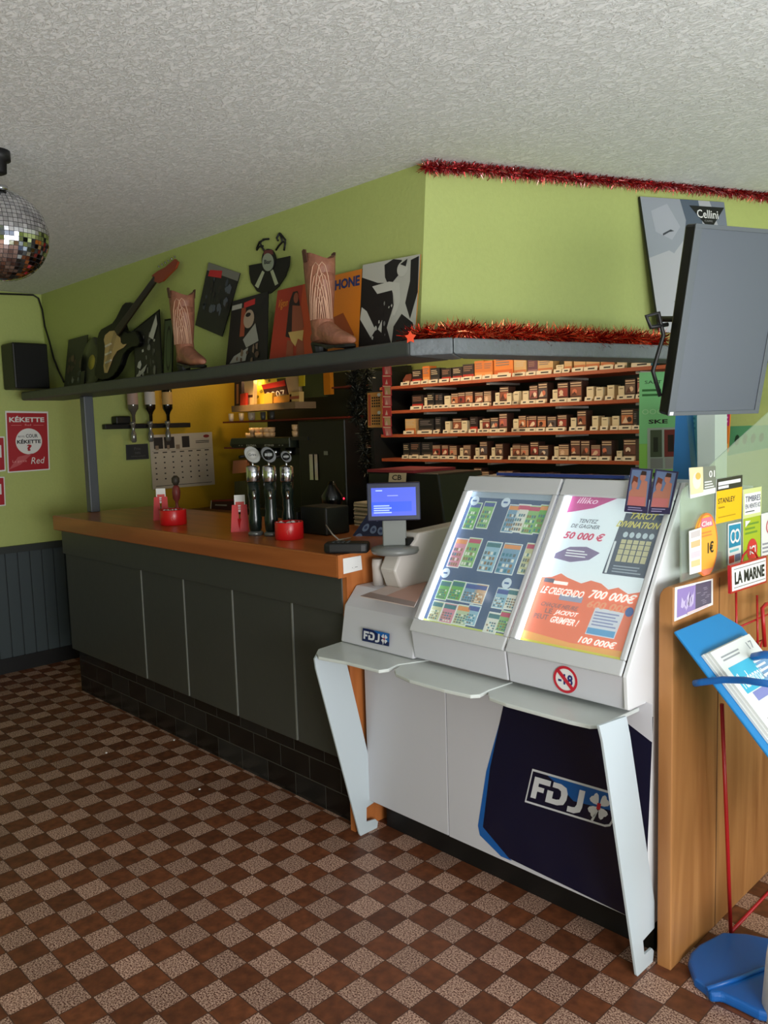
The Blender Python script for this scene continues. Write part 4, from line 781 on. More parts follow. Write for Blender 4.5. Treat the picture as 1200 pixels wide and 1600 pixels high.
# ------------------------------------------------------------------ disco ball
mt = at(2, 246, 2, ZC-.02); best = None
for i in range(200):
    dd_ = 2+i*.01; 
    c_ = CAM+(RT*((3-600)/F)+UP*((800-368)/F)+FW)*dd_
    e_ = (V((c_.x-mt.x, c_.y-mt.y))).length
    if best is None or e_ < best[0]: best = (e_, c_, dd_)
c_ = best[1]; rb = 69/F*best[2]; print('ball', best, rb, mt)
t2 = thing('disco_ball', (c_.x, c_.y, c_.z-rb), 'mirrored disco ball hanging from the ceiling at the left edge', 'disco ball')
b = MB(); ms = [mat((v_,v_,v_+6), .06, 1.) for v_ in (190,205,220,232,240)]; R_ = random.Random(11); nl = 32
b.lathe(c_, [(rb*.97*math.sin(math.pi*i/16)+1e-4, -rb*.97*math.cos(math.pi*i/16)) for i in range(17)], mat((60,60,62), .5), 32)
for i in range(nl):
    p0, p1 = math.pi*(i+.06)/nl-R90, math.pi*(i+.94)/nl-R90; nn = max(4, int(2*nl*math.cos((p0+p1)/2)))
    for j in range(nn):
        a0, a1 = 2*math.pi*(j+.05)/nn, 2*math.pi*(j+.95)/nn
        cp0 = V((math.cos((a0+a1)/2)*math.cos((p0+p1)/2), math.sin((a0+a1)/2)*math.cos((p0+p1)/2), math.sin((p0+p1)/2)))
        jit = V((R_.gauss(0,.03), R_.gauss(0,.03), R_.gauss(0,.03)))
        q = [V((math.cos(a)*math.cos(p_), math.sin(a)*math.cos(p_), math.sin(p_))) for a, p_ in ((a0,p0),(a1,p0),(a1,p1),(a0,p1))]
        b.add([c_+v_*rb+cp0*((v_-cp0).dot(jit))*rb for v_ in q], [(0,1,2,3)], R_.choice(ms))
b.build('mirror_tiles', t2)
b = MB(); b.tube([c_+V((0,0,rb)), V((c_.x, c_.y, ZC-.07))], .002, CHROME); b.lathe(c_+V((0,0,rb*.97)), [(.03,0),(.03,.015),(.012,.02)], CHROME); b.build('chain', t2)
b = MB(); b.lathe((c_.x, c_.y, ZC-.075), [(.02,0),(.03,.005),(.032,.04),(.045,.045),(.045,.075)], BLK, 20); b.build('motor', t2)

# ------------------------------------------------------------------ tobacco wall
YS = 3.5
def xp(x): return at(x, 690, 1, YS).x
rows_z = [1.800, 1.655, 1.512, 1.366, 1.222]
SHELFW = mat((168,82,50), .45)
tcab = thing('tobacco_cabinet', (-2.7, 3.7, .97), 'wall cabinet of reddish brown shelves full of cigarette packs behind the bar', 'cabinet')
b = MB(); b.box((-3.66, 3.81, .97), (-1.75, 3.84, 1.90), DARKGREEN); b.build('back_panel', tcab)
b = MB(); b.box((-3.67, 3.45, .97), (-3.64, 3.8, 1.90), DARK); b.build('side_panel', tcab)
ordw = ['first','second','third','fourth','fifth','sixth','seventh','eighth','ninth','tenth','eleventh','twelfth','thirteenth','fourteenth','fifteenth','sixteenth','seventeenth','eighteenth','nineteenth','twentieth','twenty first','twenty second','twenty third','twenty fourth','twenty fifth','twenty sixth','twenty seventh','twenty eighth','twenty ninth','thirtieth','thirty first','thirty second']
rown = ['top', 'second', 'third', 'fourth', 'lowest']
a5 = lambda l: [(560+x0*.2167, 560+x1*.2167, k) for x0, x1, k in l]; a6 = lambda l: [(790+x0*.2333, 790+x1*.2333, k) for x0, x1, k in l]
P_, W_ = 'P', 'W'
ROWS = [a5([(315,375,'B'),(385,455,'R'),(460,510,'O'),(515,580,'D'),(590,660,'R'),(670,740,'R'),(745,825,'R'),(830,895,'O'),(900,965,'O'),(970,1105,'A'),(1115,1180,'C')])+a6([(60,135,'C'),(140,205,'V'),(210,310,'C'),(325,375,'w'),(380,430,'C'),(445,520,'C'),(525,615,'C'),(630,720,'C'),(730,795,'w'),(840,970,'T')]),
        a5([(380,460,'R'),(470,489,W_),(490,540,'D'),(545,572,'D'),(576,602,'D'),(615,655,W_),(660,710,P_),(712,762,P_),(765,820,P_),(825,885,P_),(890,945,P_),(975,1004,W_),(1005,1070,'Q'),(1110,1150,W_)])+a6([(0,30,W_),(45,85,W_),(105,142,W_),(145,200,'Q'),(205,265,'Q'),(300,338,W_),(340,410,'Q'),(415,495,'Q'),(530,575,W_),(595,640,W_),(665,710,W_),(745,785,W_),(790,860,'Q'),(870,920,'Q')]),
        a5([(325,400,'C'),(425,530,'D'),(540,580,'D'),(610,645,W_),(665,730,P_),(735,775,W_),(795,850,'R'),(860,884,W_),(885,940,P_),(945,1000,P_),(1002,1060,'Q'),(1105,1143,W_),(1145,1200,P_)])+a6([(40,75,W_),(80,145,P_),(147,200,P_),(203,262,P_),(270,330,P_),(332,395,P_),(425,460,W_),(465,525,'Q'),(565,605,W_),(632,675,W_),(700,745,W_),(757,840,'Q'),(845,868,'D')]),
        a5([(310,355,'D'),(360,430,'D'),(435,515,'D'),(520,578,P_),(585,633,P_),(635,690,P_),(715,739,W_),(740,795,P_),(830,854,W_),(855,910,'Q'),(945,970,W_),(975,1030,P_),(1078,1094,W_),(1096,1150,P_),(1155,1200,P_)])+a6([(30,85,P_),(90,145,P_),(150,205,'Q'),(210,275,P_),(310,343,W_),(345,415,P_),(420,485,'Q'),(487,547,'Q'),(555,620,P_),(625,695,'Q'),(730,765,'w'),(775,860,'Q')]),
        a5([(320,358,P_),(360,410,P_),(470,510,P_),(515,565,P_),(570,635,'Q'),(650,700,P_),(735,770,W_),(785,814,W_),(815,870,'Q'),(872,925,P_),(955,983,W_),(985,1045,P_),(1050,1100,P_)])+a6([(0,35,P_),(75,105,W_),(110,160,P_),(170,215,P_),(260,310,P_),(380,430,P_),(510,565,P_)])]
pics = [(150,84,60),(196,120,80),(110,70,60),(190,150,120),(150,60,50),(90,80,84),(206,130,90),(120,96,84),(176,100,96)]
desc = {'P':'brown striped cigarette pack with medical photo','Q':'tall stack of brown cigarette packs with photo','W':'narrow cream blank pack','w':'low white tobacco box','B':'rounded brown tobacco pouch','R':'dark tobacco box with red base','O':'orange tobacco pouch','D':'dark tobacco box','A':'wide orange tobacco box','C':'cream tobacco box','V':'purple tobacco box','T':'low blue tobacco box'}
hts = {'P':.080,'Q':.098,'W':.066,'w':.045,'B':.07,'R':.085,'O':.095,'D':.09,'A':.11,'C':.085,'V':.08,'T':.035}
R_ = random.Random(21)
TAGM = mat((226,212,188), .6)
for ri, (zs_, items) in enumerate(zip(rows_z, ROWS)):
    xr = (-1.76 if ri == 0 else -1.9)
    b = MB(); b.box((-3.63, YS, zs_-.018), (xr, 3.8, zs_), SHELFW); t = b.build('shelf', tcab, .001)
    t['_w'] = [(-3.63+xr)/2, (YS+3.8)/2, zs_-.018]
    for q in (0.02, .36, .68, 1.0):
        b = MB(); xx = -3.3+q*1.38; b.box((xx-.012, YS+.02, zs_-.03), (xx+.012, 3.79, zs_-.019), mat((190,180,170), .4)); b.build('shelf_bracket', t)
    for ii, (x0, x1, k) in enumerate(items):
        X0, X1 = xp(x0), xp(x1); w_ = X1-X0; hh = hts[k]*R_.uniform(.93,1.07); y0 = YS+.012+R_.uniform(0,.012); dep = .06
        b = MB(); z = zs_
        if k in 'PQ':
            pc = R_.choice(pics); dk = mat((70,44,36), .5); cr2 = mat((206,176,146), .5); n_ = 3 if k == 'Q' else 2
            b.box((X0,y0,z),(X1,y0+dep,z+hh), dk)
            S = Sheet(b, (X0,y0,z),(X1,y0,z),(X1,y0,z+hh),(X0,y0,z+hh), .0006)
            S.rect(.04,.0,.96,.22, cr2, 1); S.rect(.05,.30,.95,.72, mat(pc, .5), 1); S.rect(.05,.76,.95,.82, cr2, 1); S.rect(.05,.88,.95,.94, cr2, 1)
            q = R_.random(); S.disc(.3+.4*q,.5,.2,.13, mat(R_.choice([(226,190,160),(60,36,32),(214,120,90),(236,214,190)]), .5), 2, 10); S.poly([(.1,.32),(.4,.45+.2*q),(.6,.34)], mat(R_.choice([(90,50,40),(230,200,170)]), .5), 3)
        elif k in 'Ww':
            b.box((X0,y0,z),(X1,y0+dep,z+hh), mat((222,206,172), .6)); S = Sheet(b, (X0,y0,z),(X1,y0,z),(X1,y0,z+hh),(X0,y0,z+hh), .0006); S.rect(.2,.78,.8,.84, mat((120,104,84), .6), 1)
        elif k == 'B':
            b.prism([V((X0,y0,z)), V((X1,y0,z)), V((X1,y0,z+hh)), V((X0+w_*.4,y0,z+hh*.95)), V((X0,y0,z+hh*.5))], (0,dep,0), mat((120,60,40), .5)); S = Sheet(b, (X0,y0,z),(X1,y0,z),(X1,y0,z+hh),(X0,y0,z+hh), .0006); S.rect(.3,.2,.8,.4, mat((220,180,140), .5), 1)
        else:
            base = {'R':(44,30,30),'O':(214,120,50),'D':(34,32,34),'A':(226,130,50),'C':(206,168,116),'V':(96,50,70),'T':(40,110,150)}[k]; low = {'R':(186,50,36),'O':(230,150,80),'D':(70,60,56),'A':(206,96,34),'C':(190,110,60),'V':(150,110,110),'T':(90,170,200)}[k]
            b.box((X0,y0,z),(X1,y0+dep,z+hh), mat(base, .5)); S = Sheet(b, (X0,y0,z),(X1,y0,z),(X1,y0,z+hh),(X0,y0,z+hh), .0006)
            S.rect(.02,.02,.98,.38, mat(low, .5), 1); S.lines(.1,.55,.9,.9,3, mat(R_.choice([(200,180,150),(150,110,90),(120,110,110)]), .5), 2); S.rect(.2,.1,.8,.26, mat((224,196,160), .5), 2)
        tag(b.build('cigarette_pack'), '%s, %s from left on %s tobacco shelf' % (desc[k], ordw[ii], rown[ri]), 'cigarette pack', 'packs on the %s tobacco shelf' % rown[ri])
        b = MB(); S = Sheet(b, (X0,YS-.0015,zs_+.0),(max(X1,X0+.04),YS-.0015,zs_+.0),(max(X1,X0+.04),YS+.003,zs_+.02),(X0,YS+.003,zs_+.02)); S.body(.0012, TAGM); S.rect(.3,.3,.8,.65, INK, 1); b.build('price_tag', t)

# right end: green vape display, blue and white columns, small posters
def pxq(X_or, y, q): return [at(a, c, 1, y) for a, c in q]
t = thing('vape_display', tuple(at(1025,745,1,3.2)), 'tall green vape display stand right of the tobacco shelves', 'display')
q = pxq(0, 3.2, ((998,905),(1062,905),(1058,580),(999,582))); b = MB(); S = Sheet(b, *q); S.body(.06, mat((140,206,96), .5)); S.rect(0,.66,1,1, mat((128,204,140), .5), 1); S.rect(.5,0,1,.3, mat((120,200,170), .5), 1)
S.text('SALT', .15,.945,.6,.96, INK, 2); S.lines(.08,.88,.75,.925,2, mat((50,110,60), .5), 2); S.poly([(.75,.84),(.98,.84),(.98,.94),(.8,.96)], mat((60,66,50), .5), 2); S.text('OOOO', .08,.80,.85,.825, mat((170,220,170), .5), 2)
S.text('SKE', .25,.755,.75,.775, INK, 2, .03); S.text('SKE', .22,.50,.72,.52, INK, 2, .03); S.disc(.9,.505,.12,.025, mat((150,200,200), .5), 2)
S.rect(.22,.535,1,.735, mat((160,176,168), .5), 2); S.rect(.3,.595,.6,.725, mat((70,84,66), .5), 3); S.rect(.66,.595,.98,.725, mat((120,50,50), .5), 3); S.rect(.3,.54,.62,.59, mat((130,136,136), .5), 3); S.rect(.68,.54,.98,.59, mat((150,150,150), .5), 3); S.rect(.38,.62,.5,.69, mat((30,40,34), .5), 4); S.rect(.75,.62,.9,.7, mat((40,30,30), .5), 4)
S.rect(.22,.30,1,.485, mat((36,46,36), .5), 2); S.rect(.28,.41,.58,.45, mat((120,180,60), .5), 3); S.rect(.6,.40,.66,.48, mat((150,180,60), .5), 3)
b.build('printed_front', t)
def slab(name, q, Y, th, col, label, cat, fn=None):
    b = MB(); S = Sheet(b, *pxq(0, Y, q)); S.body(th, mat(col, .5)); 
    if fn: fn(S)
    return tag(b.build(name), label, cat)
slab('blue_display', ((1050,770),(1082,756),(1072,640),(1056,640)), 2.9, .05, (60,130,200), 'glossy blue display column below the television', 'display')
slab('teal_display', ((1068,745),(1090,740),(1090,640),(1068,640)), 2.95, .04, (110,190,196), 'pale teal display with small lines behind the blue column', 'display', lambda S: (S.lines(.3,.6,.9,.9,4, mat((70,150,160), .5), 1), S.rect(.2,0,.8,.3, mat((120,110,80), .5), 1)))
slab('white_column', ((1090,760),(1117,760),(1117,640),(1089,640)), 2.85, .1, (214,222,222), 'white vertical column between teal display and pink poster', 'column')
def f(S): S.rect(0,.62,1,1, mat((190,30,110), .5), 1); S.rect(0,0,1,.62, mat((226,120,40), .5), 1); S.rect(0,0,1,.2, mat((232,190,100), .5), 2); S.lines(.1,.68,.9,.95,3, mat((236,160,200), .5), 2); S.lines(.1,.35,.7,.55,2, mat((240,180,110), .5), 2)
slab('pink_poster', ((1117,712),(1137,706),(1141,640),(1117,640)), 3.3, .01, (226,120,40), 'narrow pink and orange poster just under the television', 'poster', f)
slab('green_poster', ((1137,712),(1200,700),(1206,664),(1141,666)), 3.35, .01, (84,150,104), 'dark green leaf patterned poster behind the acrylic screen', 'poster', lambda S: [S.disc(.2+.2*i, .5, .06, .2, mat((30,60,40), .5), 1, 8) for i in range(4)])
b = MB(); b.box((-1.7, 3.3, .0), (-1.0, 3.8, 1.05), mat((130,140,110), .5)); tag(b.build('low_cupboard', None, .005), 'pale green low cupboard behind the acrylic screen', 'cupboard')

# ------------------------------------------------------------------ behind the bar
BROWN = wood_mat((96,62,34), (120,80,46), 'x', .5)
t = thing('back_counter', (-4.4, 3.5, 0), 'brown wooden back counter along the wall behind the bar', 'counter')
b = MB(); b.box((-5.59, 3.22, .93), (-2.1, 3.8, .97), BROWN); b.build('worktop', t, .004)
b = MB(); b.box((-5.55, 3.28, 0), (-2.1, 3.78, .93), mat((84,56,36), .5)); b.build('carcass', t)
YK = 3.55
def kp(x, y, Y=YK): return at(x, y, 1, Y)
t = thing('back_shelving', (-4.6, 3.6, 1.0), 'dark wall shelving with red edged boards behind the coffee machine', 'shelving')
b = MB(); b.box((kp(372,650).x, 3.82, .97), (-3.7, 3.86, 1.95), DARKGREEN); b.build('back_panel', t)
for (x0, y0_, x1, dep) in ((348,659,560,.25),(350,699,560,.25)):
    a_ = kp(x0, y0_); c_ = kp(x1, y0_); c_.x = min(c_.x, -3.7); b = MB(); b.prism([V((a_.x, YK, a_.z-.012)), V((c_.x, YK, a_.z-.012)), V((c_.x, 3.84, a_.z-.012)), V((a_.x+.12, 3.84, a_.z-.012))], (0,0,.012), mat((120,40,34), .5)); b.build('shelf_board', t)
b = MB(); a_, c_ = kp(516,605), kp(572,605); c_.x = min(c_.x, -3.7); b.box((a_.x, YK, a_.z-.01), (c_.x, 3.82, a_.z), mat((110,44,36), .5)); b.build('shelf_board', t)
b = MB(); a_, c_ = kp(508,617), kp(517,578); b.box((a_.x, YK-.01, a_.z), (c_.x, YK+.02, 2.1), mat((196,120,20), .5)); b.build('orange_upright', t)
b = MB(); a_, c_ = kp(474,622), kp(508,580); b.box((a_.x, YK, a_.z), (c_.x, YK+.02, 2.1), mat((62,70,40), .5)); b.build('green_panel', t)
b = MB(); a_, c_ = kp(362,644,YK-.12), kp(461,624,YK-.12); b.box((a_.x, YK-.12, a_.z), (c_.x, YK+.06, a_.z+.045), mat((136,112,84), .6, noise=.2, bump=.4, scale=20)); b.build('lit_ledge', t)
lz = a_.z+.045
# warm lamp over the lit ledge, strips over the tobacco wall
sp_ = kp(425,590)
t2 = thing('display_lamp', (sp_.x-.02, 3.2, 2.05), 'small warm lamp under the hood lighting the display ledge', 'lamp')
b = MB(); b.lathe((sp_.x-.02, 3.2, 2.05), [(.03,0),(.035,.04),(.03,.07)], BLK); b.build('lamp_housing', t2)
l = bpy.data.lights.new('warm_spot', 'SPOT'); l.energy = 15; l.color = (1,.66,.28); l.spot_size = 1.35; l.spot_blend = .8; l.shadow_soft_size = .03
lo = bpy.data.objects.new('warm_spot', l); sc.collection.objects.link(lo); lo.location = (sp_.x-.02, 3.2, 2.03); lo.rotation_euler = (.62, 0, 0)
area('tobacco_light', (-2.85, 2.9, 2.05), (.75, 0, 0), 1.4, .06, 8, (1,.76,.5))
area('bar_end_light', (-4.95, 3.55, 1.98), (0, .9, 0), .1, .1, 1.6, (1,.66,.3))
# display goods on the lit ledge
def good(name, q, Y, th, col, label, cat, fn=None, z=None):
    p_ = [kp(a, c, Y) for a, c in q]
    if z is not None:
        dz = z-min(p_[0].z, p_[1].z)
        p_ = [V((v_.x, v_.y, v_.z+dz)) for v_ in p_]; p_[0].z = p_[1].z = z
    for v_ in p_: v_.z = min(v_.z, 2.05)
    b = MB(); S = Sheet(b, *p_); S.body(th, mat(col, .5))
    if fn: fn(S)
    return tag(b.build(name), label, cat)
good('yellow_paper', ((393,626),(436,620),(430,572),(397,576)), 3.57, .004, (226,206,60), 'yellow drawn paper standing at the back of the lit ledge', 'paper', lambda S: blobs(S, 31, 6, [(120,110,40),(240,236,120)], (.2,.2,.8,.8), .05,.12), lz)
good('dark_box', ((416,612),(450,604),(444,580),(408,588)), 3.55, .04, (60,24,24), 'black and red snack box leaning on the lit ledge', 'box', lambda S: (S.rect(0,.7,1,1, mat((200,40,40), .5), 1), S.text('2007', .1,.1,.9,.5, WHT, 2)), lz+.03)
good('cream_bag', ((444,612),(467,608),(466,576),(446,578)), 3.56, .03, (200,170,130), 'cream paper bag at the back of the lit ledge', 'bag', None, lz+.03)
good('red_card', ((375,630),(384,628),(384,610),(375,612)), 3.46, .02, (210,60,40), 'small red card on the left of the lit ledge', 'card', None, lz)
good('white_carton', ((383,628),(396,626),(396,586),(381,588)), 3.5, .03, (236,206,150), 'tall pale carton standing on the lit ledge', 'carton', lambda S: S.rect(.1,.3,.9,.4, mat((90,60,40), .5), 1), lz)
good('orange_box', ((424,622),(455,617),(455,607),(424,612)), 3.47, .04, (220,150,60), 'long orange box at the front of the lit ledge', 'box', None, lz)
good('yellow_box', ((412,624),(425,622),(425,606),(412,608)), 3.46, .03, (230,170,60), 'small yellow box beside the long orange box', 'box', None, lz)
good('dark_book', ((366,630),(377,628),(377,590),(366,592)), 3.52, .03, (40,28,40), 'dark book standing at the left end of the lit ledge', 'book', lambda S: S.rect(.3,.1,.6,.9, mat((190,120,80), .5), 1), lz)
good('cream_canister', ((452,617),(467,615),(467,600),(452,602)), 3.47, .04, (214,180,110), 'round cream tub at the right end of the lit ledge', 'tub', lambda S: S.rect(0,.3,1,.6, mat((170,90,60), .5), 1), lz)
good('yellow_strip', ((467,604),(475,603),(475,572),(466,573)), 3.54, .01, (200,180,40), 'bright yellow strip right of the lit ledge', 'strip', None)
def cup(x, z, Y, r, h, col, label, name='cup', cat='cup', met=0, hand=True, group=None):
    X = kp(x, 650, Y).x; t3 = thing(name, (X, Y, z), label, cat, group); b = MB(); b.lathe((X, Y, z), [(r*.7,0),(r*.95,h*.3),(r,h),(r*.88,h),(r*.8,h*.2)], mat(col, .3, met), 18); b.build('cup_body', t3)
    if hand: b = MB(); b.tube([V((X+r*.9*c, Y-r*.3, z+h*s_)) for c, s_ in ((1,.8),(1.5,.75),(1.6,.4),(1,.25))], r*.12, mat(col, .3, met), 6); b.build('handle', t3)
cup(443, lz, 3.5, .03, .06, (206,190,160), 'metal jug on the right of the lit ledge', 'jug', 'jug', .6)
zsh = kp(348,659).z
for x, c, lab in ((361,(200,190,176),'small clear glass at the left end of the upper mug shelf'), (377,(190,180,166),'second small glass on the upper mug shelf'), (393,(216,196,170),'white mug on the upper mug shelf'), (411,(90,90,86),'grey glass right of the white mug'), (425,(84,84,80),'grey glass at the right of the mug shelf')):
    cup(x, zsh, 3.6, .028 if 'mug' in lab[:12] else .02, .06, c, lab, 'mug' if 'mug' in lab[:12] else 'drinking_glass', 'mug' if 'mug' in lab[:12] else 'glass', 0, 'mug' in lab[:12], 'glasses on the mug shelf')
good('small_carton', ((363,740),(387,738),(385,718),(364,720)), 3.6, .05, (196,130,100), 'pink brown carton under the lower red shelf', 'carton')
good('olive_box', ((366,790),(386,788),(386,744),(366,746)), 3.45, .1, (60,66,46), 'dark olive box standing on the back counter', 'box', None, .97)
good('tea_box', ((328,783),(366,779),(364,768),(329,770)), 3.4, .08, (60,30,40), 'low dark red and white box on the left of back counter', 'box', lambda S: (S.rect(0,.85,1,1, mat((150,40,50), .5), 1), S.rect(.0,0,.04,1, WHT, 1), S.lines(.2,.3,.9,.6,1, mat((170,170,170), .5), 1)), .97)
# coffee machine
t = thing('coffee_machine', tuple(kp(440,800,3.3)), 'large black espresso machine on the back counter', 'coffee machine')
t['_w'] = list(t.location)
CBK = mat((20,22,20), .3); a_, c_ = kp(366,700,3.26), kp(455,683,3.26); Xr = min(-3.7, kp(560,700,3.3).x)
b = MB(); b.prism([V((a_.x,3.24,a_.z)), V((a_.x-.03,3.24,a_.z+.02)), V((a_.x-.01,3.24,c_.z)), V((c_.x,3.24,c_.z)), V((c_.x+.0,3.24,a_.z))], (0,.29,0), mat((44,50,40), .35)); b.build('upper_body', t, .008)
b = MB(); S = Sheet(b, V((a_.x,3.238,a_.z+.005)), V((c_.x,3.238,a_.z+.005)), V((c_.x,3.238,a_.z+.03)), V((a_.x,3.238,a_.z+.03))); S.rect(0,0,1,.9, BLK, 1); S.text('FAEMA', .28,.2,.46,.8, mat((170,170,165), .4), 3, .03); S.text('E98', .6,.2,.76,.8, mat((150,150,145), .4), 3, .03)
for u in (.15,.2,.85,.9): S.disc(u,.5,.012,.15, mat((140,140,136), .4), 3)
b.build('control_panel', t)
b = MB(); b.box((a_.x+.02, 3.40, .97), (c_.x, 3.53, a_.z), CBK); b.build('back_body', t)
b = MB(); b.box((a_.x+.0, 3.24, .97), (c_.x+.05, 3.53, 1.03), CBK); b.build('drip_tray', t, .006)
for x in (395, 425, 448):
    q = kp(x, 705, 3.3); b = MB(); b.lathe((q.x, 3.33, a_.z-.05), [(.03,0),(.034,.01),(.034,.05)], CHROME, 18); b.build('brew_group', t); b = MB(); b.tube([V((q.x,3.31,a_.z-.045)), V((q.x+.01,3.18,a_.z-.06))], .011, BLK); b.build('portafilter_handle', t)
t = thing('black_machine', (Xr-.2, 3.4, .97), 'tall black bean machine right of the espresso machine', 'coffee machine')
b = MB(); b.box((c_.x+.07, 3.26, .97), (Xr, 3.44, kp(520,655,3.26).z), mat((12,13,12), .35)); b.build('housing', t, .01)
b = MB(); q0, q1 = kp(483,735,3.25), kp(498,710,3.25); S = Sheet(b, V((q0.x,3.255,q0.z-.06)), V((q1.x,3.255,q0.z-.06)), V((q1.x,3.255,q1.z)), V((q0.x,3.255,q1.z))); S.rect(0,0,.35,1, CHROME, 1); S.rect(.5,0,.8,1, CHROME, 1); b.build('chrome_strip', t)
b = MB(); q = kp(536,779,3.25); b.lathe((q.x, 3.258, q.z), [(.003,0),(.006,.001),(.006,.003)], mat((255,40,70), .4, emit=3.), 12, (0,-1,0)); b.build('red_lamp', t)
b = MB(); q = kp(508,708,3.25); S = Sheet(b, *[V((q.x+a, 3.256, q.z+c)) for a, c in ((-.02,-.012),(.02,-.012),(.02,.012),(-.02,.012))]); S.rect(0,0,1,1, mat((110,116,110), .4), 1); b.build('badge', t)
# cups piled on the machine
zc = c_.z; R_ = random.Random(9); n_ = 0
for x in range(388, 430, 7):
    for lv in range(2 if 393 < x < 425 else 1):
        n_ += 1; cup(x+R_.uniform(-1,1), zc+.034*lv, 3.34+R_.uniform(0,.03), .027, .034, (206,170,130), 'upside down coffee cup in the cluster on the espresso machine, %s from the left %s' % (ordw[(x-388)//7], 'above' if lv else 'below'), 'coffee_cup', 'cup', 0, False, 'coffee cups on the machine')
zb_ = kp(520,655,3.26).z
for i, x in enumerate((462,474)):
    for lv in range(2): cup(x, zc+.0+.04*lv, 3.30, .03, .04, (216,180,140), 'coffee cup stacked on the right end of the machine, %s %s' % (('left','right')[i], ('lower','upper')[lv]), 'coffee_cup', 'cup', 0, False, 'coffee cups on the machine')
b = MB(); b.box((kp(455,683,3.26).x, 3.25, zc-.02), (kp(482,683,3.26).x, 3.4, zc-.0), CBK); tag(b.build('cup_tray'), 'thin black tray carrying the right hand coffee cups', 'tray')
# stuff at the middle
def garland(x, y0_, y1_, Y, seed, label):
    pts = []
    for i in range(9): u = i/8; q = at(x+4*math.sin(i*1.9), y0_+(y1_-y0_)*u, 1, Y); pts.append(V((q.x, Y, 2.12 if i == 0 else q.z)))
    tinsel('foil_garland', pts, .045, 1500, [(40,42,34),(60,60,52),(24,26,20),(90,90,78),(30,30,26)], label, seed, .04)
garland(555, 566, 662, 2.75, 5, 'dark foil garland hanging from the hood, left one')
garland(570, 566, 740, 2.8, 6, 'long dark foil garland hanging from the hood, right one')
good('bingo_cards', ((575,668),(597,668),(597,612),(574,614)), 2.78, .002, (214,150,80), 'orange number grid cards hanging left of the ticket strip', 'cards', lambda S: [S.rect(.3+.15*i,.08+.08*j+(.5 if h else 0),.4+.15*i,.13+.08*j+(.5 if h else 0), INK, 1) for i in range(4) for j in range(4) for h in (0,1)]+[S.disc(.8,.42,.12,.05, WHT, 2), S.disc(.8,.92,.12,.05, WHT, 2), S.rect(.05,.05,.22,.95, mat((190,90,60), .5), 1)])
t = thing('ticket_strip', tuple(kp(605,682,2.7)), 'vertical strip of red scratch tickets hanging under the hood', 'tickets')
for i in range(7):
    y0_ = 682-16*i; o4 = [kp(598 if i else 600, y0_, 2.7), kp(612+(1 if not i else 0), y0_, 2.7), kp(611, y0_-16, 2.7), kp(597, y0_-16, 2.7)]; b = MB(); S = Sheet(b, *o4); S.body(.001, mat((196,50,60), .5)); S.rect(.25,.08,.92,.8, mat([(206,120,110),(196,160,110),(190,60,60)][i % 3], .5), 1); S.rect(.1,.84,.95,.95, mat((226,190,150), .5), 1); S.poly([(.3,.1),(.5,.6),(.6,.1)], mat((230,180,160), .5), 2); b.build('ticket', t)
b = MB(); b.tube([kp(604,572,2.7), V((kp(604,572,2.7).x, 2.7, 2.12))], .002, CHROME); b.build('hook', t)
# cash register with CB sign
t = thing('cash_register', tuple(kp(630,800,2.62)), 'black cash register with red edged top behind the customer display', 'cash register')
t['_w'] = list(t.location)
q0, q1 = kp(577,800,2.62), kp(684,740,2.62); b = MB(); zt = kp(600,738,2.62).z
b.prism([V((q0.x,2.62,1.09)), V((q1.x+.04,2.62,1.09)), V((q1.x,2.62,zt)), V((q0.x,2.62,zt))], (0,.3,0), mat((16,17,18), .4)); b.build('housing', t, .008)
b = MB(); b.box((q0.x, 2.615, zt), (q0.x+.3, 2.9, zt+.012), mat((130,30,44), .5)); b.build('red_edge', t)
b = MB(); b.box((q0.x, 2.6, 1.088), (q1.x+.05, 2.62, 1.09), BLK); b.build('foot', t)
b = MB(); S = Sheet(b, *[kp(x, y, 2.6) for x, y in ((607,753),(634,753),(635,739),(608,739))]); S.body(.001, mat((196,176,140), .6)); S.text('CB', .2,.2,.75,.8, INK, 2, .02); tag(b.build('handwritten_sign'), 'small handwritten paper sign reading CB above the blue screen', 'sign')
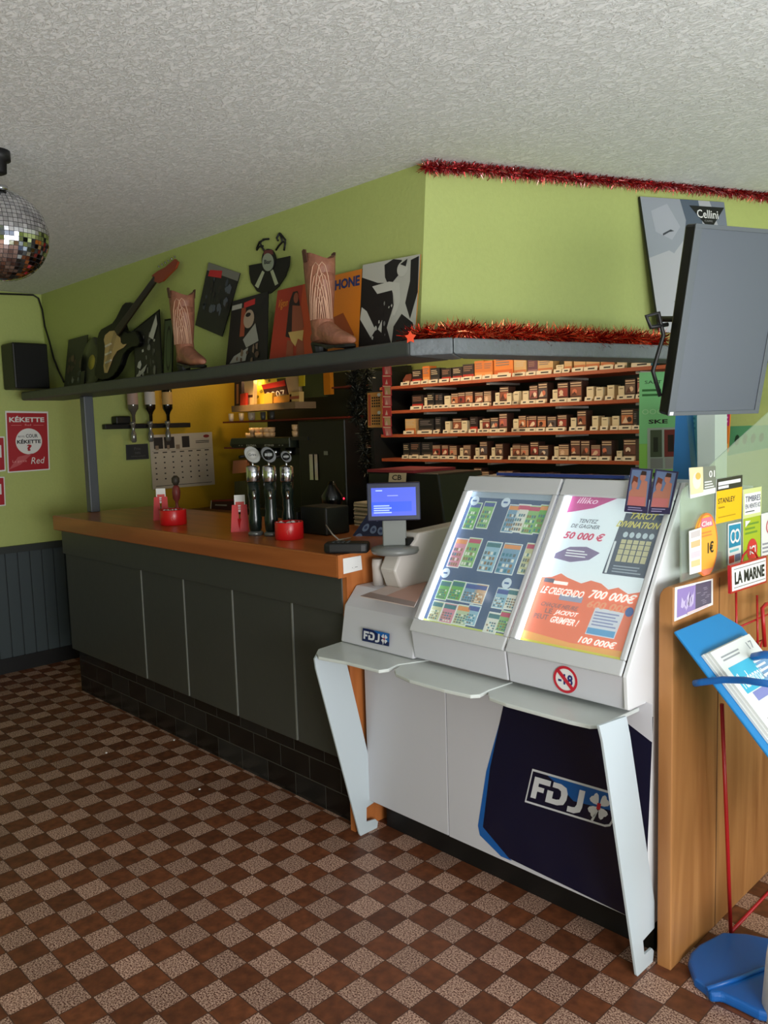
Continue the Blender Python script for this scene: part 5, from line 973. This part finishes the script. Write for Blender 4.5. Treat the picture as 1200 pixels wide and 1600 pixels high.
# on the worktop
ZW = 1.09
def wp(x, y): return at(x, y, 2, ZW)
for i, (x, y, topy, lab) in enumerate(((400,836,697,'left beer tap with pale round badge on the bar'), (425,837,697,'middle beer tap with dark round badge on the bar'), (452,833,703,'right beer tap with small dark badge on the bar'))):
    q = wp(x, y); t = thing('beer_tap', (q.x, q.y, ZW), lab, 'beer tap', 'beer taps on the bar'); TG = mat((18,28,24), .2)
    dpt = (q-CAM).dot(FW); hpx = lambda yy: ZW+(y-yy)*dpt/F
    b = MB(); b.lathe((q.x,q.y,ZW), [(.034,0),(.036,.012),(.026,.02)], mat((110,112,110), .3, .5)); b.build('base', t)
    b = MB(); b.lathe((q.x,q.y,ZW), [(.022,.015),(.028,.03),(.031,.08),(.024,.11),(.027,.13),(.024,.16),(.029,.19),(.028,hpx(752)-ZW)], TG); b.build('column', t)
    b = MB(); b.lathe((q.x,q.y,hpx(752)), [(.029,0),(.031,.004),(.031,hpx(728)-hpx(752)-.006),(.027,hpx(728)-hpx(752)),(.01,hpx(728)-hpx(752)+.003)], CHROME); b.build('chrome_collar', t)
    tc_ = V((-q.x,-q.y,0)).normalized(); r_ = (.031,.03,.022)[i]; cz = hpx((topy+724)/2)
    b = MB(); b.tube([V((q.x,q.y,hpx(730))), V((q.x,q.y,cz-r_))], .005, CHROME); b.tube([V((q.x,q.y,hpx(765)))+tc_*.02, V((q.x,q.y,hpx(768)))+tc_*.06, V((q.x,q.y,hpx(778)))+tc_*.065], .007, CHROME); b.build('spout', t)
    b = MB(); ax = tc_; b.lathe(V((q.x,q.y,cz))-ax*.006, [(r_*.3,0),(r_*.98,0),(r_,.006),(r_*.98,.012),(r_*.9,.012)], mat((140,142,136), .4) if i == 0 else mat((24,30,26), .3), 28, ax, (1,1.35) if abs(ax.z) < .1 else (1,1))
    b.lathe(V((q.x,q.y,cz))+ax*.0065, [(r_*.3,0),(r_*.8,0),(r_*.8,.001),(r_*.2,.001)], mat((176,176,170), .4) if i == 0 else mat((14,18,16), .3), 24, ax)
    rr = V((-ax.y, ax.x, 0)); 
    if rr.dot(RT) < 0: rr = -rr
    S = Sheet(b, *fr4(V((q.x,q.y,cz))+ax*.0078, rr, V((0,0,1)), r_*.6, r_*.25)); S.text(('Grim','Afflig','Leffe')[i] if i == 0 else '---', .05,.1,.95,.9, INK if i == 0 else mat((120,124,120), .4), 1, .02); b.build('badge', t)
def bowl(x, y, r, h, label):
    q = wp(x, y); q = q+V((-.72,.69,0))*r; t = thing('sweet_tin', (q.x,q.y,ZW), label, 'tin', 'red tins on the bar'); b = MB(); rm = mat((196,20,26), .3)
    b.lathe((q.x,q.y,ZW), [(r*.96,0),(r,.004),(r,h),(r*.97,h+.004),(r*.92,h+.002),(r*.9,h*.7),(.01,h*.65)], rm, 32); b.build('tin_body', t)
    b = MB(); R = random.Random(int(x))
    for i in range(46):
        a = R.random()*6.28; d = r*.86*math.sqrt(R.random()); p_ = V((q.x+d*math.cos(a), q.y+d*math.sin(a), ZW+h*.8+R.random()*.012)); m_ = R.choice([BLK, WHT, mat((190,190,190), .4)])
        u = V((R.gauss(0,1),R.gauss(0,1),R.gauss(0,.5))).normalized(); v_ = u.orthogonal().normalized(); b.add([p_-u*.011-v_*.005, p_+u*.011-v_*.005, p_+u*.011+v_*.005, p_-u*.011+v_*.005, p_+V((0,0,.006))], [(0,1,4),(1,2,4),(2,3,4),(3,0,4),(0,3,2,1)], m_)
    o = b.build('wrapped_sweets', t); o['kind'] = 'stuff'
    tc_ = V((-q.x,-q.y,0)).normalized(); rr = V((-tc_.y,tc_.x,0)); rr = rr if rr.dot(RT) > 0 else -rr
    b = MB(); b.tube([q+tc_*(r+.001)+rr*a+V((0,0,c)) for a, c in ((-.006,h*.35),(-.01,h*.55),(.0,h*.7),(.01,h*.55),(.004,h*.4))], .0008, mat((236,160,140), .4), 5); b.build('printed_mark', t)
bowl(450, 845, .062, .072, 'round red tin of wrapped sweets beside the beer taps')
bowl(266, 822, .068, .075, 'round red tin of wrapped sweets at the far counter end')
def red_cards(q0, label):
    q = q0; t = thing('menu_holder', (q.x,q.y,ZW), label, 'menu holder', 'red card holders on the bar'); tc_ = V((-q.x,-q.y,0)).normalized(); rr = V((-tc_.y,tc_.x,0)); rr = rr if rr.dot(RT) > 0 else -rr
    for s_, dz in ((-.02, 0), (.022, 0)):
        b = MB(); S = Sheet(b, *[q+rr*(s_+a)+tc_*c+V((0,0,z)) for a, c, z in ((-.022,.02,0),(.02,.02,0),(.016,-.005,.125),(-.012,-.005,.125))]); S.body(.002, mat((206,24,30), .4)); b.build('red_card', t)
    b = MB(); S = Sheet(b, *[q+rr*a+tc_*c+V((0,0,z)) for a, c, z in ((-.02,-.01,.09),(.03,-.01,.09),(.03,-.02,.17),(-.02,-.02,.17))]); S.body(.002, WHT); S.rect(.1,.4,.9,.6, mat((206,60,50), .5), 1); S.lines(.1,.1,.9,.35,2, mat((206,60,50), .5), 1); b.build('white_card', t)
    b = MB(); b.box(q+V((-.012,-.012,0)), q+V((.012,.012,.06)), mat((190,24,30), .4)); b.build('holder_base', t)
    return t
red_cards(wp(375,830), 'red menu cards left of the beer taps')
red_cards(wp(252,812), 'red and white menu cards behind the far red tin')
b = MB(); q = wp(267,800)+V((-.1,.1,0)); b.lathe(q, [(.02,0),(.022,.01),(.01,.02),(.01,.05),(.022,.07),(.026,.11),(.02,.14),(.012,.15)], mat((140,60,60), .4), 16); b.lathe(q+V((0,0,.15)), [(.012,0),(.024,.02),(.024,.045),(.01,.06)], mat((70,64,56), .5), 16); tag(b.build('figurine'), 'small red and dark figurine behind the far red tin', 'figurine')
b = MB(); q = wp(505,838)+V((-.08,.08,0)); b.box(q+V((-.09,-.07,0)), q+V((.09,.07,.125)), mat((16,17,17), .4)); tag(b.build('black_dispenser', None, .008), 'black square dispenser box on the bar right of the taps', 'box')
b = MB(); q = at(520,800,1,2.52); q.z = ZW; b.lathe(q, [(.04,0),(.045,.01),(.035,.04),(.03,.07),(.05,.12),(.052,.15),(.02,.2),(.015,.22)], mat((14,15,14), .2)); tag(b.build('coffee_grinder'), 'dark rounded grinder behind the black dispenser', 'grinder')
q = wp(540,866); t = thing('card_reader', (q.x-.02,q.y+.03,ZW), 'black card payment terminal lying at the counter corner', 'card reader'); o_ = V((q.x-.03,q.y+.035,ZW)); ux = V((.75,.6,0)).normalized(); uy = V((-.6,.75,0)).normalized()
b = MB(); b.prism([o_+ux*a+uy*c for a, c in ((-.085,-.03),(-.06,-.04),(.06,-.04),(.085,-.03),(.085,.03),(.06,.04),(-.06,.04),(-.085,.03))], (0,0,.04), BLK); b.build('housing', t, .01, 3)
b = MB(); 
for i in range(4):
    for j in range(3): p_ = o_+ux*(-.05+i*.018)+uy*(-.02+j*.018)+V((0,0,.0402)); b.box(p_-V((.005,.005,0)), p_+V((.005,.005,.003)), mat((60,62,62), .4))
b.build('keypad', t)
b = MB(); b.tube([wp(510,838)+V((0,0,.05)), wp(520,846)+V((0,0,.03)), wp(530,848)+V((0,0,.012)), wp(548,845)+V((0,0,.012)), wp(515,852)+V((0,0,.01))], .003, mat((190,190,186), .5)); tag(b.build('white_cable'), 'thin white cable lying on the bar behind the card reader', 'cable')
# blue cloth panel with pale discs
b = MB(); S = Sheet(b, *[at(x, y, (V((-2.45,2.5,1.15)), V((.45,-.75,.5))), None) for x, y in ((542,850),(600,852),(598,800),(578,798))]); S.body(.01, mat((26,34,70), .6))
for u, v in ((.35,.85),(.7,.82),(.3,.5),(.62,.45),(.9,.42),(.2,.2)): S.disc(u, v, .12, .12, mat((120,140,176), .6), 1, 16); S.disc(u, v, .06, .05, mat((60,76,120), .6), 2, 12)
tag(b.build('blue_coin_mat'), 'dark blue sloping panel with pale round motifs beside the small monitor', 'panel')
b = MB()
pq0, pq1 = kp(552,800,3.24), kp(578,786,3.24); nz = 18; hz_ = (pq1.z-.97)/nz
for i in range(nz): b.box((pq0.x+.004*(i%2), 3.24+.003*(i%3), .97+i*hz_), (pq1.x+.003*(i%3), 3.42, .97+(i+.85)*hz_), mat((190,180,160) if i % 2 else (150,142,130), .6))
tag(b.build('paper_stack'), 'tall stack of pale papers on the back counter left of the register', 'papers')
b = MB(); b.box(kp(664,815,2.75), kp(706,800,2.75)+V((0,.1,0)), mat((40,30,30), .5)); S = Sheet(b, *[kp(x, y, 2.74) for x, y in ((664,806),(704,806),(704,800),(664,800))]); S.rect(0,0,1,1, mat((196,50,46), .5), 1); S.rect(0,.3,.4,.8, mat((200,180,170), .5), 2); tag(b.build('red_packet'), 'red and white packet lying behind the white ticket terminal', 'packet')

for (x, y, lab) in ((166,1177,'tiny white crumb, left on the floor'), (312,1234,'tiny white crumb, right on the floor'), (272,1157,'tiny pale crumb by the dark kick tiles')):
    q = at(x, y, 2, 0.); b = MB(); b.lathe(q, [(.003,0),(.006,.002),(.003,.005)], WHT, 8); tag(b.build('paper_crumb'), lab, 'litter', 'crumbs on the floor')
for o in bpy.data.objects:
    if '_w' in o: del o['_w']
